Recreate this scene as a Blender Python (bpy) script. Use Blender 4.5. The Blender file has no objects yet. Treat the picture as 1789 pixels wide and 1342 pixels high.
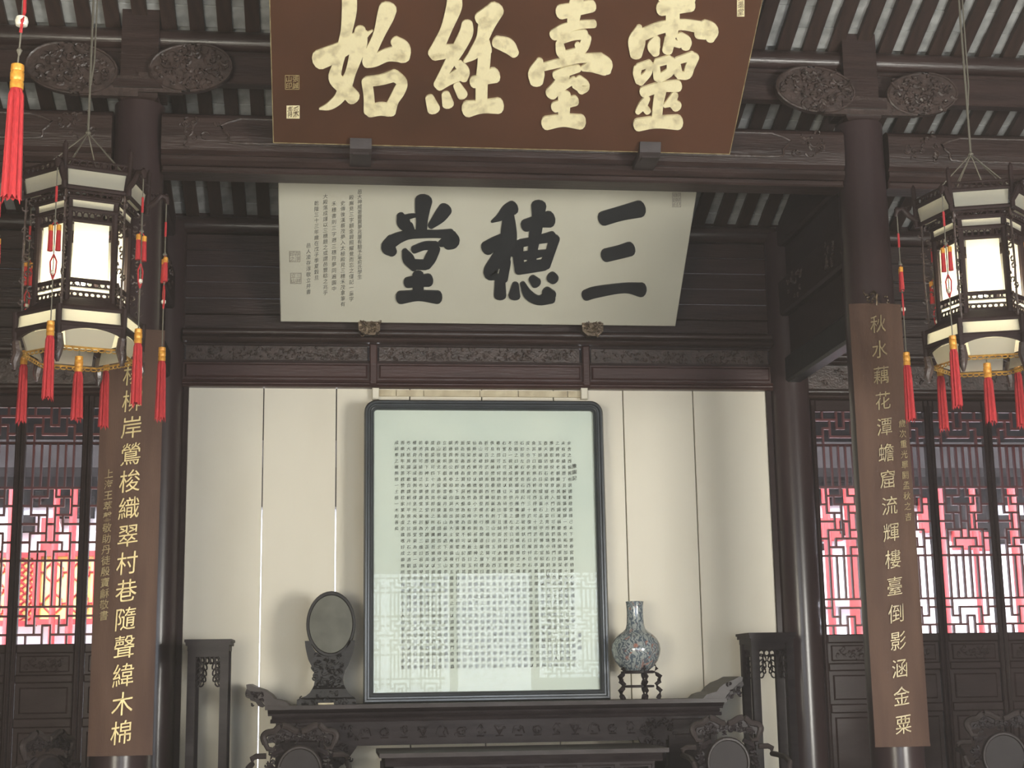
import bpy, math, random
import numpy as np
from mathutils import Vector, Matrix

sc = bpy.context.scene
COL = sc.collection
PI = math.pi

# ------------------------------------------------------------------ camera
F, PITCH, YAW, ROLL = 2648.38, .193655, .117748, -.0155478
EYE = Vector((0, 0, 1.25))
fwd = Vector((math.sin(YAW)*math.cos(PITCH), math.cos(YAW)*math.cos(PITCH), math.sin(PITCH)))
rt = Vector((math.cos(YAW), -math.sin(YAW), 0)); up = rt.cross(fwd)
RT = rt*math.cos(ROLL) + up*math.sin(ROLL); UP = -rt*math.sin(ROLL) + up*math.cos(ROLL)
cam = bpy.data.cameras.new('camera'); camo = bpy.data.objects.new('camera', cam); COL.objects.link(camo)
cam.sensor_width = 36; cam.lens = 36*F/1789; cam.clip_start = .05; cam.clip_end = 200
M = Matrix((RT, UP, -fwd)).transposed().to_4x4(); M.translation = EYE; camo.matrix_world = M
sc.camera = camo

# ------------------------------------------------------------------ world, daylight, exposure
sc.view_settings.view_transform = 'Standard'; sc.view_settings.look = 'None'
sc.view_settings.gamma = 1; sc.view_settings.exposure = 0.0
sc.view_settings.use_curve_mapping = False
w = bpy.data.worlds.new('sky'); sc.world = w; w.use_nodes = True
w.node_tree.nodes['Background'].inputs[0].default_value = (.80, .88, 1.0, 1)
w.node_tree.nodes['Background'].inputs[1].default_value = 11.0
def area(name, loc, target, sx, sy, power, col):
    l = bpy.data.lights.new(name, 'AREA'); l.shape = 'RECTANGLE'; l.size = sx; l.size_y = sy; l.energy = power; l.color = col
    o = bpy.data.objects.new(name, l); COL.objects.link(o); o.location = loc
    o.rotation_euler = (Vector(target)-Vector(loc)).to_track_quat('-Z', 'Y').to_euler()
    return o
area('daylight_right_doors', (7.0, -.6, 1.3), (1.2, 12, 1.9), 3.0, 2.4, 1200, (1, .965, .88))
area('fill_left', (-2.6, -.6, 1.5), (1.2, 12, 2.0), 2.6, 2.4, 620, (1, .93, .76))  # fill lamp added at front left to raise the ambient light
sun = bpy.data.lights.new('sun', 'SUN'); sun.energy = 13; sun.color = (1, .96, .92); sun.angle = .02
suno = bpy.data.objects.new('sun', sun); COL.objects.link(suno); suno.rotation_euler = Vector((.25, .62, -.76)).to_track_quat('-Z', 'Y').to_euler()
sc.cycles.max_bounces = 6; sc.cycles.diffuse_bounces = 4; sc.cycles.glossy_bounces = 3
sc.cycles.transparent_max_bounces = 12
sc.cycles.sample_clamp_indirect = 4
VEIL_DENSITY = .011

# ------------------------------------------------------------------ helpers
def at(px, py, Y):
    "the point of the plane y = Y that the photograph shows at pixel px, py"
    d = fwd + RT*((px-894.5)/F) - UP*((py-671)/F)
    return EYE + d*(Y/d.y)
def on(px, py, o, n):
    d = fwd + RT*((px-894.5)/F) - UP*((py-671)/F)
    return EYE + d*((o-EYE).dot(n)/d.dot(n))
def zat(px, py, Y): return at(px, py, Y).z
def xat(px, py, Y): return at(px, py, Y).x

class MB:
    def __init__(s): s.v = []; s.f = []
    def add(s, vs, fs):
        b = len(s.v); s.v += [tuple(v) for v in vs]; s.f += [tuple(i+b for i in f) for f in fs]; return s
    def box(s, x0, x1, y0, y1, z0, z1):
        return s.add([(x, y, z) for x in (x0, x1) for y in (y0, y1) for z in (z0, z1)],
              [(0,1,3,2),(4,6,7,5),(0,4,5,1),(2,3,7,6),(0,2,6,4),(1,5,7,3)])
    def cbox(s, x0, x1, y0, y1, z0, z1, c=.01):
        "box with chamfered long edges seen from the front (y0)"
        p = [(x0, z0), (x1, z0), (x1, z1), (x0, z1)]
        q = [(x0+c, z0+c), (x1-c, z0+c), (x1-c, z1-c), (x0+c, z1-c)]
        vs = [(a, y1, b) for a, b in p]+[(a, y0+c, b) for a, b in p]+[(a, y0, b) for a, b in q]
        fs = [(3,2,1,0)]
        for i in range(4):
            j = (i+1) % 4; fs += [(i, j, 4+j, 4+i), (4+i, 4+j, 8+j, 8+i)]
        fs.append((8, 9, 10, 11)); return s.add(vs, fs)
    def prism(s, poly, f0, f1):
        "poly: 2D outline; f0,f1: functions mapping (a,b)->point for the two faces"
        n = len(poly); s.add([f0(*p) for p in poly]+[f1(*p) for p in poly],
            [tuple(range(n)), tuple(range(2*n-1, n-1, -1))]+[(i, (i+1) % n+0, (i+1) % n+n, i+n)[::-1] for i in range(n)]); return s
    def xprism(s, prof, x0, x1):   # profile in (y,z) swept along x
        return s.prism(prof, lambda a, b: (x0, a, b), lambda a, b: (x1, a, b))
    def yprism(s, prof, y0, y1):   # profile in (x,z)
        return s.prism(prof, lambda a, b: (a, y0, b), lambda a, b: (a, y1, b))
    def zprism(s, prof, z0, z1):
        return s.prism(prof, lambda a, b: (a, b, z0), lambda a, b: (a, b, z1))
    def tube(s, pts, r, n=6, cap=True):
        pts = [Vector(p) for p in pts]; m = len(pts)
        rr = r if hasattr(r, '__len__') else [r]*m
        vs = []; ref = None
        for i, p in enumerate(pts):
            t = (pts[min(i+1, m-1)]-pts[max(i-1, 0)])
            t = t.normalized() if t.length > 1e-9 else Vector((0, 0, 1))
            if ref is None: ref = Vector((0, 0, 1)) if abs(t.z) < .9 else Vector((1, 0, 0))
            a = t.cross(ref).normalized(); b = t.cross(a); ref = -b if False else ref
            for k in range(n):
                an = 2*PI*k/n; vs.append(p+(a*math.cos(an)+b*math.sin(an))*rr[i])
        fs = [(i*n+k, i*n+(k+1) % n, (i+1)*n+(k+1) % n, (i+1)*n+k) for i in range(m-1) for k in range(n)]
        if cap: fs += [tuple(range(n))[::-1], tuple(range((m-1)*n, m*n))]
        return s.add(vs, fs)
    def lathe(s, prof, c=(0, 0, 0), n=24, ph=0, lobes=0, lob=0):
        vs = []
        for r, z in prof:
            for k in range(n):
                a = 2*PI*k/n+ph; q = r*(1+lob*(1 if k % 2 else -1)) if lobes else r
                vs.append((c[0]+q*math.cos(a), c[1]+q*math.sin(a), c[2]+z))
        m = len(prof)
        fs = [(i*n+k, i*n+(k+1) % n, (i+1)*n+(k+1) % n, (i+1)*n+k) for i in range(m-1) for k in range(n)]
        fs += [tuple(range(n))[::-1], tuple(range((m-1)*n, m*n))]
        return s.add(vs, fs)
    def build(s, name, mat, parent=None, smooth=False, world=False):
        me = bpy.data.meshes.new(name)
        v = s.v
        if world and parent is not None:
            L = WL[parent.name]; v = [(a[0]-L[0], a[1]-L[1], a[2]-L[2]) for a in v]
        me.from_pydata(v, [], s.f)
        import bmesh
        if len(s.f) < 60000:
            bm = bmesh.new(); bm.from_mesh(me); bmesh.ops.recalc_face_normals(bm, faces=bm.faces); bm.to_mesh(me); bm.free()
        me.materials.append(mat)
        if smooth:
            me.polygons.foreach_set('use_smooth', [True]*len(me.polygons))
            try: me.set_sharp_from_angle(angle=R(40))
            except Exception: pass
        o = bpy.data.objects.new(name, me); COL.objects.link(o)
        if parent is not None: o.parent = parent; WL[o.name] = WL[parent.name]
        else: WL[o.name] = (0, 0, 0)
        return o
R = math.radians
WL = {}
def tag(o, label=None, cat=None, group=None, kind=None):
    for k, v in (('label', label), ('category', cat), ('group', group), ('kind', kind)):
        if v: o[k] = v
    return o
def thing(name, label, cat, loc=(0, 0, 0), rz=0, group=None, kind=None):
    o = bpy.data.objects.new(name, None); COL.objects.link(o); o.location = loc; o.rotation_euler = (0, 0, rz)
    o.empty_display_size = .1; WL[o.name] = tuple(loc)
    return tag(o, label, cat, group, kind)
def copy_tree(o, parent=None):
    c = o.copy(); COL.objects.link(c); c.parent = parent
    for ch in list(o.children): copy_tree(ch, c)
    return c
def catmull(pts, k=5):
    P = [np.array(p, float) for p in pts]
    if len(P) < 3: 
        return [P[0]+(P[-1]-P[0])*t/k for t in range(k+1)]
    P = [2*P[0]-P[1]]+P+[2*P[-1]-P[-2]]; out = []
    for i in range(1, len(P)-2):
        for j in range(k):
            t = j/k; a, b, c, d = P[i-1], P[i], P[i+1], P[i+2]
            out.append(.5*((2*b)+(c-a)*t+(2*a-5*b+4*c-d)*t*t+(3*b-a-3*c+d)*t**3))
    out.append(P[-2]); return out
def brush(mb, stroke, fmap, depth, lift=0.):
    "one brush stroke: points (x, y, width); fmap(x, y, d) gives the 3D point d in front of the board"
    q = catmull(stroke); L = []; Rr = []
    n = len(q)
    for i in range(n):
        t = q[min(i+1, n-1)][:2]-q[max(i-1, 0)][:2]; t = t/(np.hypot(*t)+1e-9); nn = np.array([-t[1], t[0]])
        h = max(q[i][2], 4)/2; L.append(q[i][:2]+nn*h); Rr.append(q[i][:2]-nn*h)
    def cap(i, sgn):
        j = 1 if i == 0 else n-2
        t = q[i][:2]-q[j][:2]; t = t/(np.hypot(*t)+1e-9); nn = np.array([-t[1], t[0]]); h = max(q[i][2], 4)/2
        return [q[i][:2]+(nn*math.cos(a)+t*math.sin(a)*.72)*h for a in [PI*k/6 for k in range(1, 6)]]
    c1 = cap(n-1, 1); c0 = cap(0, 1)          # c1 goes from +n side over the tip to -n side
    out = L+c1+Rr[::-1]+c0
    m = len(out); d = depth+lift
    vs = [fmap(p[0], p[1], d) for p in out]+[fmap(p[0], p[1], 0) for p in out]
    fs = [(i, (i+1) % m, (i+1) % m+m, i+m) for i in range(m)]
    nl = n
    for i in range(n-1): fs.append((i, i+1, nl+5+(n-1-(i+1)), nl+5+(n-1-i)))
    fs.append(tuple([n-1]+list(range(n, n+5))+[n+5])); fs.append(tuple([nl+5+n-1]+list(range(2*n+5, 2*n+10))+[0]))
    mb.add(vs, fs)
def scrolls(mb, n, pick, rng, r=(.012, .004), size=(.02, .05), flat=lambda p: p):
    "carved curls: short curling tubes; pick(rng)->(a,b) position, flat((a,b))->3D"
    for _ in range(n):
        a, b = pick(rng); th = rng.uniform(0, 2*PI); cu = rng.choice((-1, 1))*rng.uniform(2.2, 4.6); L = rng.uniform(*size)
        pts = []; x, y = a, b
        for k in range(7):
            pts.append(flat((x, y))); x += math.cos(th)*L/3*(1-k*.08); y += math.sin(th)*L/3*(1-k*.08); th += cu/6*(1+k*.12)
        mb.tube(pts, [r[0]+(r[1]-r[0])*k/6 for k in range(7)], 5)

# ------------------------------------------------------------------ materials
def mat(name, col, rough=.5, col2=None, scale=4, stretch=(1, 1, 1), metal=0, bump=0, bscale=40, spec=.5, coat=0, mix=(.35, .65), detail=6, emit=None):
    m = bpy.data.materials.new(name); m.use_nodes = True; nt = m.node_tree; N = nt.nodes; Lk = nt.links; b = N['Principled BSDF']
    b.inputs['Roughness'].default_value = rough; b.inputs['Metallic'].default_value = metal
    b.inputs['Specular IOR Level'].default_value = spec; b.inputs['Coat Weight'].default_value = coat; b.inputs['Coat Roughness'].default_value = .15
    b.inputs['Base Color'].default_value = (*col, 1)
    tc = N.new('ShaderNodeTexCoord'); mp = N.new('ShaderNodeMapping'); mp.inputs['Scale'].default_value = stretch
    Lk.new(tc.outputs['Object'], mp.inputs[0])
    if col2 is not None:
        no = N.new('ShaderNodeTexNoise'); no.inputs['Scale'].default_value = scale; no.inputs['Detail'].default_value = detail
        Lk.new(mp.outputs[0], no.inputs['Vector'])
        cr = N.new('ShaderNodeValToRGB'); cr.color_ramp.elements[0].position = mix[0]; cr.color_ramp.elements[1].position = mix[1]
        cr.color_ramp.elements[0].color = (*col, 1); cr.color_ramp.elements[1].color = (*col2, 1)
        Lk.new(no.outputs['Fac'], cr.inputs[0]); Lk.new(cr.outputs[0], b.inputs['Base Color'])
    if bump:
        n2 = N.new('ShaderNodeTexNoise'); n2.inputs['Scale'].default_value = bscale; n2.inputs['Detail'].default_value = 4
        Lk.new(mp.outputs[0], n2.inputs['Vector'])
        bp = N.new('ShaderNodeBump'); bp.inputs['Strength'].default_value = bump; bp.inputs['Distance'].default_value = .01
        Lk.new(n2.outputs['Fac'], bp.inputs['Height']); Lk.new(bp.outputs[0], b.inputs['Normal'])
    if emit:
        b.inputs['Emission Color'].default_value = (*emit[0], 1); b.inputs['Emission Strength'].default_value = emit[1]
    return m
wood = mat('dark_lacquered_wood', (.024, .014, .013), .58, (.034, .021, .021), 3, (1, 1, 6), bump=.25, bscale=30, coat=.05, spec=.15)
woodx = mat('dark_beam_wood', (.026, .015, .013), .36, (.046, .027, .024), 3, (.6, 3, 6), bump=.3, bscale=14, coat=.2, spec=.4)
maroon = mat('maroon_painted_board', (.045, .020, .019), .38, (.064, .029, .027), 2.5, (.5, 3, 5), bump=.2, bscale=14, coat=.25)
carved = mat('carved_dark_wood', (.040, .027, .024), .33, (.075, .050, .044), 20, bump=.5, bscale=60, coat=.35)
furn = mat('dark_furniture_wood', (.020, .015, .017), .6, (.036, .028, .030), 5, (1, 1, 4), bump=.2, bscale=25, coat=.04, spec=.15)
ebony = mat('ebony_carving', (.012, .011, .012), .5, (.020, .018, .020), 9, bump=.3, spec=.3)
furn_hi = mat('worn_furniture_wood', (.032, .024, .023), .5, (.052, .040, .040), 6, (1, 1, 3), bump=.2, bscale=25, coat=.06, spec=.25)
column_m = mat('column_lacquer', (.030, .019, .020), .3, (.050, .032, .032), 2, (1, 1, .3), coat=.2, spec=.35, bump=.12, bscale=6)
white_p = mat('aged_cream_board', (.81, .76, .64), .55, (.71, .655, .53), 1.3, (1, 1, .35), bump=.08, bscale=14, mix=(.45, .8))
cream = mat('cream_plaque_paint', (.62, .60, .50), .55, (.57, .55, .45), 1.2, bump=.05, bscale=30)
ink = mat('black_ink_lacquer', (.016, .018, .020), .45, (.024, .026, .028), 12)
ink2 = mat('black_brush_ink', (.045, .045, .045), .7)
sealm = mat('faded_seal_ink', (.22, .19, .16), .7)
brown = mat('brown_plaque_lacquer', (.074, .034, .018), .38, (.105, .044, .023), 1.1, (1, 1, 1), bump=.05, bscale=60, coat=.2)
gold = mat('worn_gold_leaf', (.98, .88, .56), .42, (.52, .43, .24), 13, metal=.08, bump=.3, bscale=60, mix=(.50, .80))
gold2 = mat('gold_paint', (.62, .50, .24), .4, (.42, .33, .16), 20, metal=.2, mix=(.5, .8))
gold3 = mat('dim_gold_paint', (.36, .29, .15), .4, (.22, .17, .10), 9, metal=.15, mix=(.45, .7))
goldp = mat("faint_gold_paint", (.50, .41, .22), .4, (.26, .19, .10), 15, metal=.3)
goldthread = mat('gold_thread', (.75, .38, .06), .4, (.55, .22, .03), 60, metal=.2)
couplet = mat('brown_couplet_board', (.120, .070, .050), .7, (.085, .048, .036), 3, (3, 3, .4), bump=.15, bscale=60, spec=.2)
paper = mat('xuan_paper', (.66, .70, .64), .7, (.60, .65, .60), 1.6, bump=.12, bscale=5)
mount = mat('pale_backing_strip', (.72, .64, .46), .7, (.5, .42, .28), 9)
framem = mat('blue_black_frame_lacquer', (.028, .034, .040), .3, (.040, .048, .055), 4, coat=.4)
red_s = mat('red_silk_thread', (.52, .028, .035), .6, (.34, .014, .020), 40, (8, 8, 1), bump=.4, bscale=120)
cordm = mat('grey_cord', (.13, .12, .095), .8)
jade = mat('white_bead', (.75, .74, .66), .3, (.55, .52, .42), 60)
stone = mat('grey_stone_disc', (.135, .135, .110), .6, (.085, .085, .068), 9, bump=.05)
marble = mat('dull_marble_disc', (.034, .027, .028), .5, (.025, .020, .021), 5, spec=.2)
tilem = mat('grey_roof_brick', (.46, .47, .46), .85, (.20, .205, .20), 7, bump=.5, bscale=20, mix=(.35, .7))
rafterm = mat('rafter_wood', (.030, .018, .014), .6, (.050, .028, .022), 5, (6, 1, 1), bump=.3)
floorm = mat('floor_brick', (.26, .25, .24), .5, (.19, .18, .17), 3, bump=.2)
redp = mat('red_lattice_paint', (.10, .014, .015), .45, (.07, .010, .011), 6, coat=.05, spec=.3)
ext_white = mat('outer_white_plaster', (.78, .76, .78), .8, (.66, .62, .66), .7)
ext_red = mat('outer_red_paint', (.50, .035, .035), .5, (.38, .025, .03), 3)
ext_yel = mat('outer_amber_glass', (.85, .52, .10), .5, (.80, .62, .25), 2)
ext_dark = mat('outer_dark_timber', (.006, .004, .004), .8, (.012, .009, .009), 4, spec=.1)
ext_pink = mat('outer_faded_pink_wall', (.86, .70, .74), .7, (.88, .84, .88), .9)
ext_green = mat('outer_green_leaves', (.10, .16, .05), .7, (.2, .26, .10), 9)
ground = mat('outer_paving', (.45, .45, .44), .8, (.36, .36, .36), 2)
bronze = mat('bronze_bracket', (.20, .15, .10), .35, (.10, .07, .05), 30, metal=.7, bump=.5, bscale=60)
brass = mat('brass_trim', (.75, .48, .14), .35, (.45, .26, .06), 30, metal=.6)

def lampglass():
    m = bpy.data.materials.new('frosted_lantern_panel'); m.use_nodes = True; nt = m.node_tree; nt.nodes.clear(); N = nt.nodes
    o = N.new('ShaderNodeOutputMaterial'); d = N.new('ShaderNodeBsdfDiffuse'); t = N.new('ShaderNodeBsdfTranslucent'); x = N.new('ShaderNodeMixShader')
    d.inputs[0].default_value = (.72, .72, .64, 1); t.inputs[0].default_value = (.95, .90, .72, 1); x.inputs[0].default_value = .7
    nt.links.new(d.outputs[0], x.inputs[1]); nt.links.new(t.outputs[0], x.inputs[2]); nt.links.new(x.outputs[0], o.inputs[0]); return m
lglass = lampglass()
def paneglass():
    m = bpy.data.materials.new('clear_picture_glass'); m.use_nodes = True; nt = m.node_tree; nt.nodes.clear(); N = nt.nodes
    o = N.new('ShaderNodeOutputMaterial'); t = N.new('ShaderNodeBsdfTransparent'); g = N.new('ShaderNodeBsdfGlossy'); x = N.new('ShaderNodeMixShader'); f = N.new('ShaderNodeFresnel')
    f.inputs[0].default_value = 1.38; g.inputs['Roughness'].default_value = .012; t.inputs[0].default_value = (.97, .99, .98, 1)
    nt.links.new(f.outputs[0], x.inputs[0]); nt.links.new(t.outputs[0], x.inputs[1]); nt.links.new(g.outputs[0], x.inputs[2]); nt.links.new(x.outputs[0], o.inputs[0]); return m
pglass = paneglass()
def porcelain():
    m = mat('painted_porcelain', (.62, .66, .66), .12, None, coat=.6); nt = m.node_tree; N = nt.nodes; L = nt.links; b = N['Principled BSDF']
    tc = N.new('ShaderNodeTexCoord'); n1 = N.new('ShaderNodeTexNoise'); n1.inputs['Scale'].default_value = 9; n1.inputs['Detail'].default_value = 2; n1.inputs['Distortion'].default_value = 2.2
    w1 = N.new('ShaderNodeTexWave'); w1.inputs['Scale'].default_value = 9; w1.inputs['Distortion'].default_value = 14; w1.inputs['Detail'].default_value = 2; w1.inputs['Detail Scale'].default_value = 2.2
    r1 = N.new('ShaderNodeValToRGB'); e = r1.color_ramp.elements; e[0].position = .35; e[0].color = (.10, .13, .16, 1); e[1].position = .62; e[1].color = (.34, .37, .36, 1)
    r2 = N.new('ShaderNodeValToRGB'); e = r2.color_ramp.elements; e[0].position = .60; e[0].color = (0, 0, 0, 1); e[1].position = .70; e[1].color = (1, 1, 1, 1)
    mx = N.new('ShaderNodeMix'); mx.data_type = 'RGBA'; mx.inputs[7].default_value = (.42, .16, .10, 1)
    L.new(tc.outputs['Object'], n1.inputs['Vector']); L.new(tc.outputs['Object'], w1.inputs['Vector'])
    L.new(w1.outputs['Fac'], r1.inputs[0]); L.new(n1.outputs['Fac'], r2.inputs[0]); L.new(r2.outputs[0], mx.inputs[0]); L.new(r1.outputs[0], mx.inputs[6]); L.new(mx.outputs[2], b.inputs['Base Color'])
    return m
porc = porcelain()

# ------------------------------------------------------------------ writing
def glyph_mesh(rows, offset=0., res=2):
    "rows: list of equal-length strings of full-width characters -> verts (em units, x right, y down rows), faces"
    c = bpy.data.curves.new('inscription', 'FONT'); c.body = '\n'.join(rows); c.resolution_u = res; c.offset = offset
    o = bpy.data.objects.new('inscription', c); COL.objects.link(o)
    bpy.context.view_layer.update()
    me = bpy.data.meshes.new_from_object(o.evaluated_get(bpy.context.evaluated_depsgraph_get()))
    v = np.array([q.co[:] for q in me.vertices]); f = [tuple(p.vertices) for p in me.polygons]
    bpy.data.objects.remove(o); bpy.data.curves.remove(c); bpy.data.meshes.remove(me)
    return v, f
_a, _ = glyph_mesh(['國']); _b, _ = glyph_mesh(['國國']); _c, _ = glyph_mesh(['國', '國'])
ADV = _b[:, 0].max()-_a[:, 0].max(); LINE = _a[:, 1].min()-_c[:, 1].min()
GX = (_a[:, 0].max()+_a[:, 0].min())/2; GY = (_a[:, 1].max()+_a[:, 1].min())/2
def write(name, rows, fmap, dx, dy, sx, sy, matr, parent, offset=0., res=2, world=True, label=None, tilt=.13):
    "cell (col c,row r) centre at (c*dx, -r*dy); glyph scaled sx, sy; fmap(a, b) -> 3D"
    v, f = glyph_mesh(rows, offset, res); mb = MB()
    ci = np.round((v[:, 0]-GX)/ADV); ri = np.round((GY-v[:, 1])/LINE)
    la = (v[:, 0]-GX-ci*ADV); lb = (v[:, 1]-GY+ri*LINE)
    a = (la+tilt*.35*lb)*sx+ci*dx; b = (lb+tilt*la)*sy-ri*dy
    mb.v = [tuple(fmap(p, q)) for p, q in zip(a, b)]; mb.f = f
    o = mb.build(name, matr, parent, world=world)
    if label: o['label'] = label
    return o

# ================================================================== STRUCTURE
XC = 1.245
W = 12.5                       # plane of the back screen
XL, XR = -1.206, 3.677         # screen edges
ZT = 3.672                     # screen top
# ---- floor
mb = MB(); mb.box(-6.5, 9, -3, 12.9, -.1, 0)
fl = tag(mb.build('floor', floorm), 'grey brick floor of the hall', 'floor', kind='structure')

# ---- white screen of boards
wb = thing('wall_back', 'cream painted boarded screen behind the altar table', 'wall', (XC, W, 0), kind='structure')
seams = [-1.206, -.595, .004, .614, 1.22, 1.83, 2.428, 3.037, 3.677]
for i in range(8):
    mb = MB(); g = .009
    mb.cbox(seams[i]+(0 if i == 0 else g/2), seams[i+1]-(0 if i == 7 else g/2), W, W+.03, .45, ZT, .003)
    mb.build('panel', white_p, wb, world=True)
mb = MB()
for q in seams[3:8]: mb.box(q-.03, q+.03, W+.032, W+.06, .45, ZT)
mb.build('seam_blocker', wood, wb, world=True)  # dark strips added behind the seams to block daylight and keep them black
# wood framing around the screen
mb = MB()
mb.box(XL-.04, XL, W-.03, W+.08, 0, ZT); mb.box(XR, XR+.04, W-.03, W+.08, 0, ZT)
mb.box(XL-.04, XR+.04, W-.02, W+.08, 0, .45)
mb.build('frame', wood, wb, world=True)

# ---- header above the screen
Z = lambda y: zat(840, y, W)
hd = thing('beam', 'dark wooden header beam with carved strip above the cream screen', 'beam', (XC, W, ZT), kind='structure')
x0, x1 = XL-.05, XR+.05
def molding(x0, x1, yf, z0, z1, n=3, d=.02):
    "stack of rounded beads"
    mb = MB(); h = (z1-z0)/n
    for i in range(n):
        zc = z0+h*(i+.5); k = d*(1 if i % 2 == 0 else .55)
        pr = [(yf+.05, zc-h/2), (yf-k*.3, zc-h/2)]+[(yf-k*.3-k*math.cos(a), zc+h/2*math.sin(a)*.9) for a in (-1.2, -.6, 0, .6, 1.2)]+[(yf-k*.3, zc+h/2), (yf+.05, zc+h/2)]
        mb.xprism(pr, x0, x1)
    return mb
molding(x0, x1, W-.05, ZT-.005, Z(668), 3, .02).build('bottom_molding', maroon, hd, True, world=True)
mb = MB(); mb.box(x0, x1, W-.03, W+.1, Z(669), Z(636)); mb.build('plain_band', maroon, hd, world=True)
posts = [xat(652, 640, W), xat(1022, 640, W)]
seg = [x0, posts[0]-.03, posts[0]+.03, posts[1]-.03, posts[1]+.03, x1]
rng = random.Random(3)
for i in (0, 2, 4):
    a, b = seg[i]+.02, seg[i+1]-.02
    mb = MB(); mb.cbox(a, b, W-.055, W, Z(664), Z(641), .012); mb.build('raised_panel', maroon, hd, world=True)
    mb = MB(); mb.box(a, b, W-.02, W+.02, Z(635), Z(608))
    scrolls(mb, int((b-a)*70), lambda r: (r.uniform(a+.04, b-.04), r.uniform(Z(631), Z(612))), rng, (.008, .004), (.02, .035), lambda p: (p[0], W-.026, p[1]))
    mb.build('carved_strip', carved, hd, True, world=True)
    mb = MB(); mb.box(a-.02, b+.02, W-.05, W, Z(638), Z(634.5)); mb.box(a-.02, b+.02, W-.05, W, Z(609), Z(606)); mb.build('strip_border', wood, hd, world=True)
for p in posts:
    mb = MB(); mb.cbox(p-.032, p+.032, W-.075, W, Z(676), Z(606), .01); mb.build('post', maroon, hd, world=True)
molding(x0, x1, W-.10, Z(606), Z(583), 2, .035).build('top_molding', woodx, hd, True, world=True)
# ---- boarded wall above header (centre and side bays)
ub = thing('wall_back_upper', 'dark horizontal boards under the rafters, behind the cream plaque', 'wall', (XC, W, 4), kind='structure')
ztop = zat(840, 418, W); zb = Z(583)
def planks(parent, xa, xb, z0, z1, n, yf, m, seed=0):
    rg = random.Random(seed); h = (z1-z0)/n
    for i in range(n):
        mb = MB(); d = rg.uniform(-.008, .008)
        mb.cbox(xa, xb, yf+d, yf+.05, z0+h*i+.003, z0+h*(i+1)-.003, .006); mb.build('plank', m, parent, world=True)
planks(ub, x0, x1, zb, ztop, 6, W-.02, woodx, 5)

# ---- purlins (round) and tie beams along X
def purlin(name, label, Y, z, r, xa=-5.6, xb=8.2, m=woodx):
    mb = MB(); mb.tube([(xa, Y, z), (xb, Y, z)], r, 20)
    return tag(mb.build(name, m, smooth=True), label, 'purlin', kind='structure')
zw = (zat(860, 390, W)+zat(860, 416, W))/2
purlin('beam_purlin', 'round purlin on the back wall just under the lowest rafters', W, zw, .075)
YF = 10.45
zp = (zat(400, 58, YF)+zat(400, 92, YF))/2
purlin('beam_purlin', 'round purlin over the front columns, cut across by the brown plaque', YF, zp, .08)
mb = MB(); zb1, zb0 = zat(400, 96, YF), zat(400, 150, YF)
mb.cbox(-5.6, 8.2, YF-.05, YF+.05, zb0, zb1, .01)
mb.cbox(-5.6, 8.2, YF-.07, YF+.05, zb1-.035, zb1, .01)
tag(mb.build('beam_tie', woodx), 'thin square tie beam just under the front round purlin', 'beam', kind='structure')

# ---- main front beam (one per bay)
CXL, CXR = XC-2.645, XC+2.645
def big_beam(xa, xb, label):
    zt, zm, z0 = zat(880, 222, YF), zat(880, 268, YF), zat(880, 309, YF)
    t = thing('beam', label, 'beam', ((xa+xb)/2, YF, zt), kind='structure')
    mb = MB(); y = YF-.13
    mb.xprism([(YF+.13, z0), (y+.03, z0), (y, z0+.03), (y, z0+.06), (y+.02, z0+.075), (y-.01, z0+.10), (y-.02, z0+.2), (y-.02, zt-.05), (y, zt-.02), (y+.03, zt), (YF+.13, zt)], xa, xb)
    mb.build('beam_body', woodx, t, world=True)
    # carved recessed panel outline with cloud ends
    mb = MB(); a, b = xa+.55, xb-.55; zc = (zt+z0)/2+.05; h = .09
    pts = [(a, y-.026, zc-h), (b, y-.026, zc-h)]; mb.tube(pts, .012, 6)
    mb.tube([(a, y-.026, zc+h), (b, y-.026, zc+h)], .008, 6)
    for s, e in ((-1, a), (1, b)):
        mb.tube([(e+s*(.12*math.sin(k*PI/8)+.03*math.sin(k*PI/2)), y-.026, zc-h*math.cos(k*PI/8)) for k in range(9)], .010, 6)
        rg = random.Random(int(e*10))
        scrolls(mb, 16, lambda r: (e+s*r.uniform(.16, .42), zc+r.uniform(-.1, .1)), rg, (.010, .004), (.03, .06), lambda p: (p[0], y-.022, p[1]))
    mb.build('carved_outline', carved, t, True, world=True)
    mb = MB(); mb.cbox(xa, xb, YF-.10, YF+.10, z0-.05, z0, .012); mb.build('bottom_rail', woodx, t, world=True)
    return t
big_beam(CXL+.17, CXR-.17, 'large tie beam with carved cloud ends under the brown plaque')
big_beam(CXR+.17, CXR+3.6, 'large tie beam behind the lantern beside the right front column')
big_beam(CXL-3.6, CXL-.17, 'large tie beam behind the lantern beside the left front column')

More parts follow.
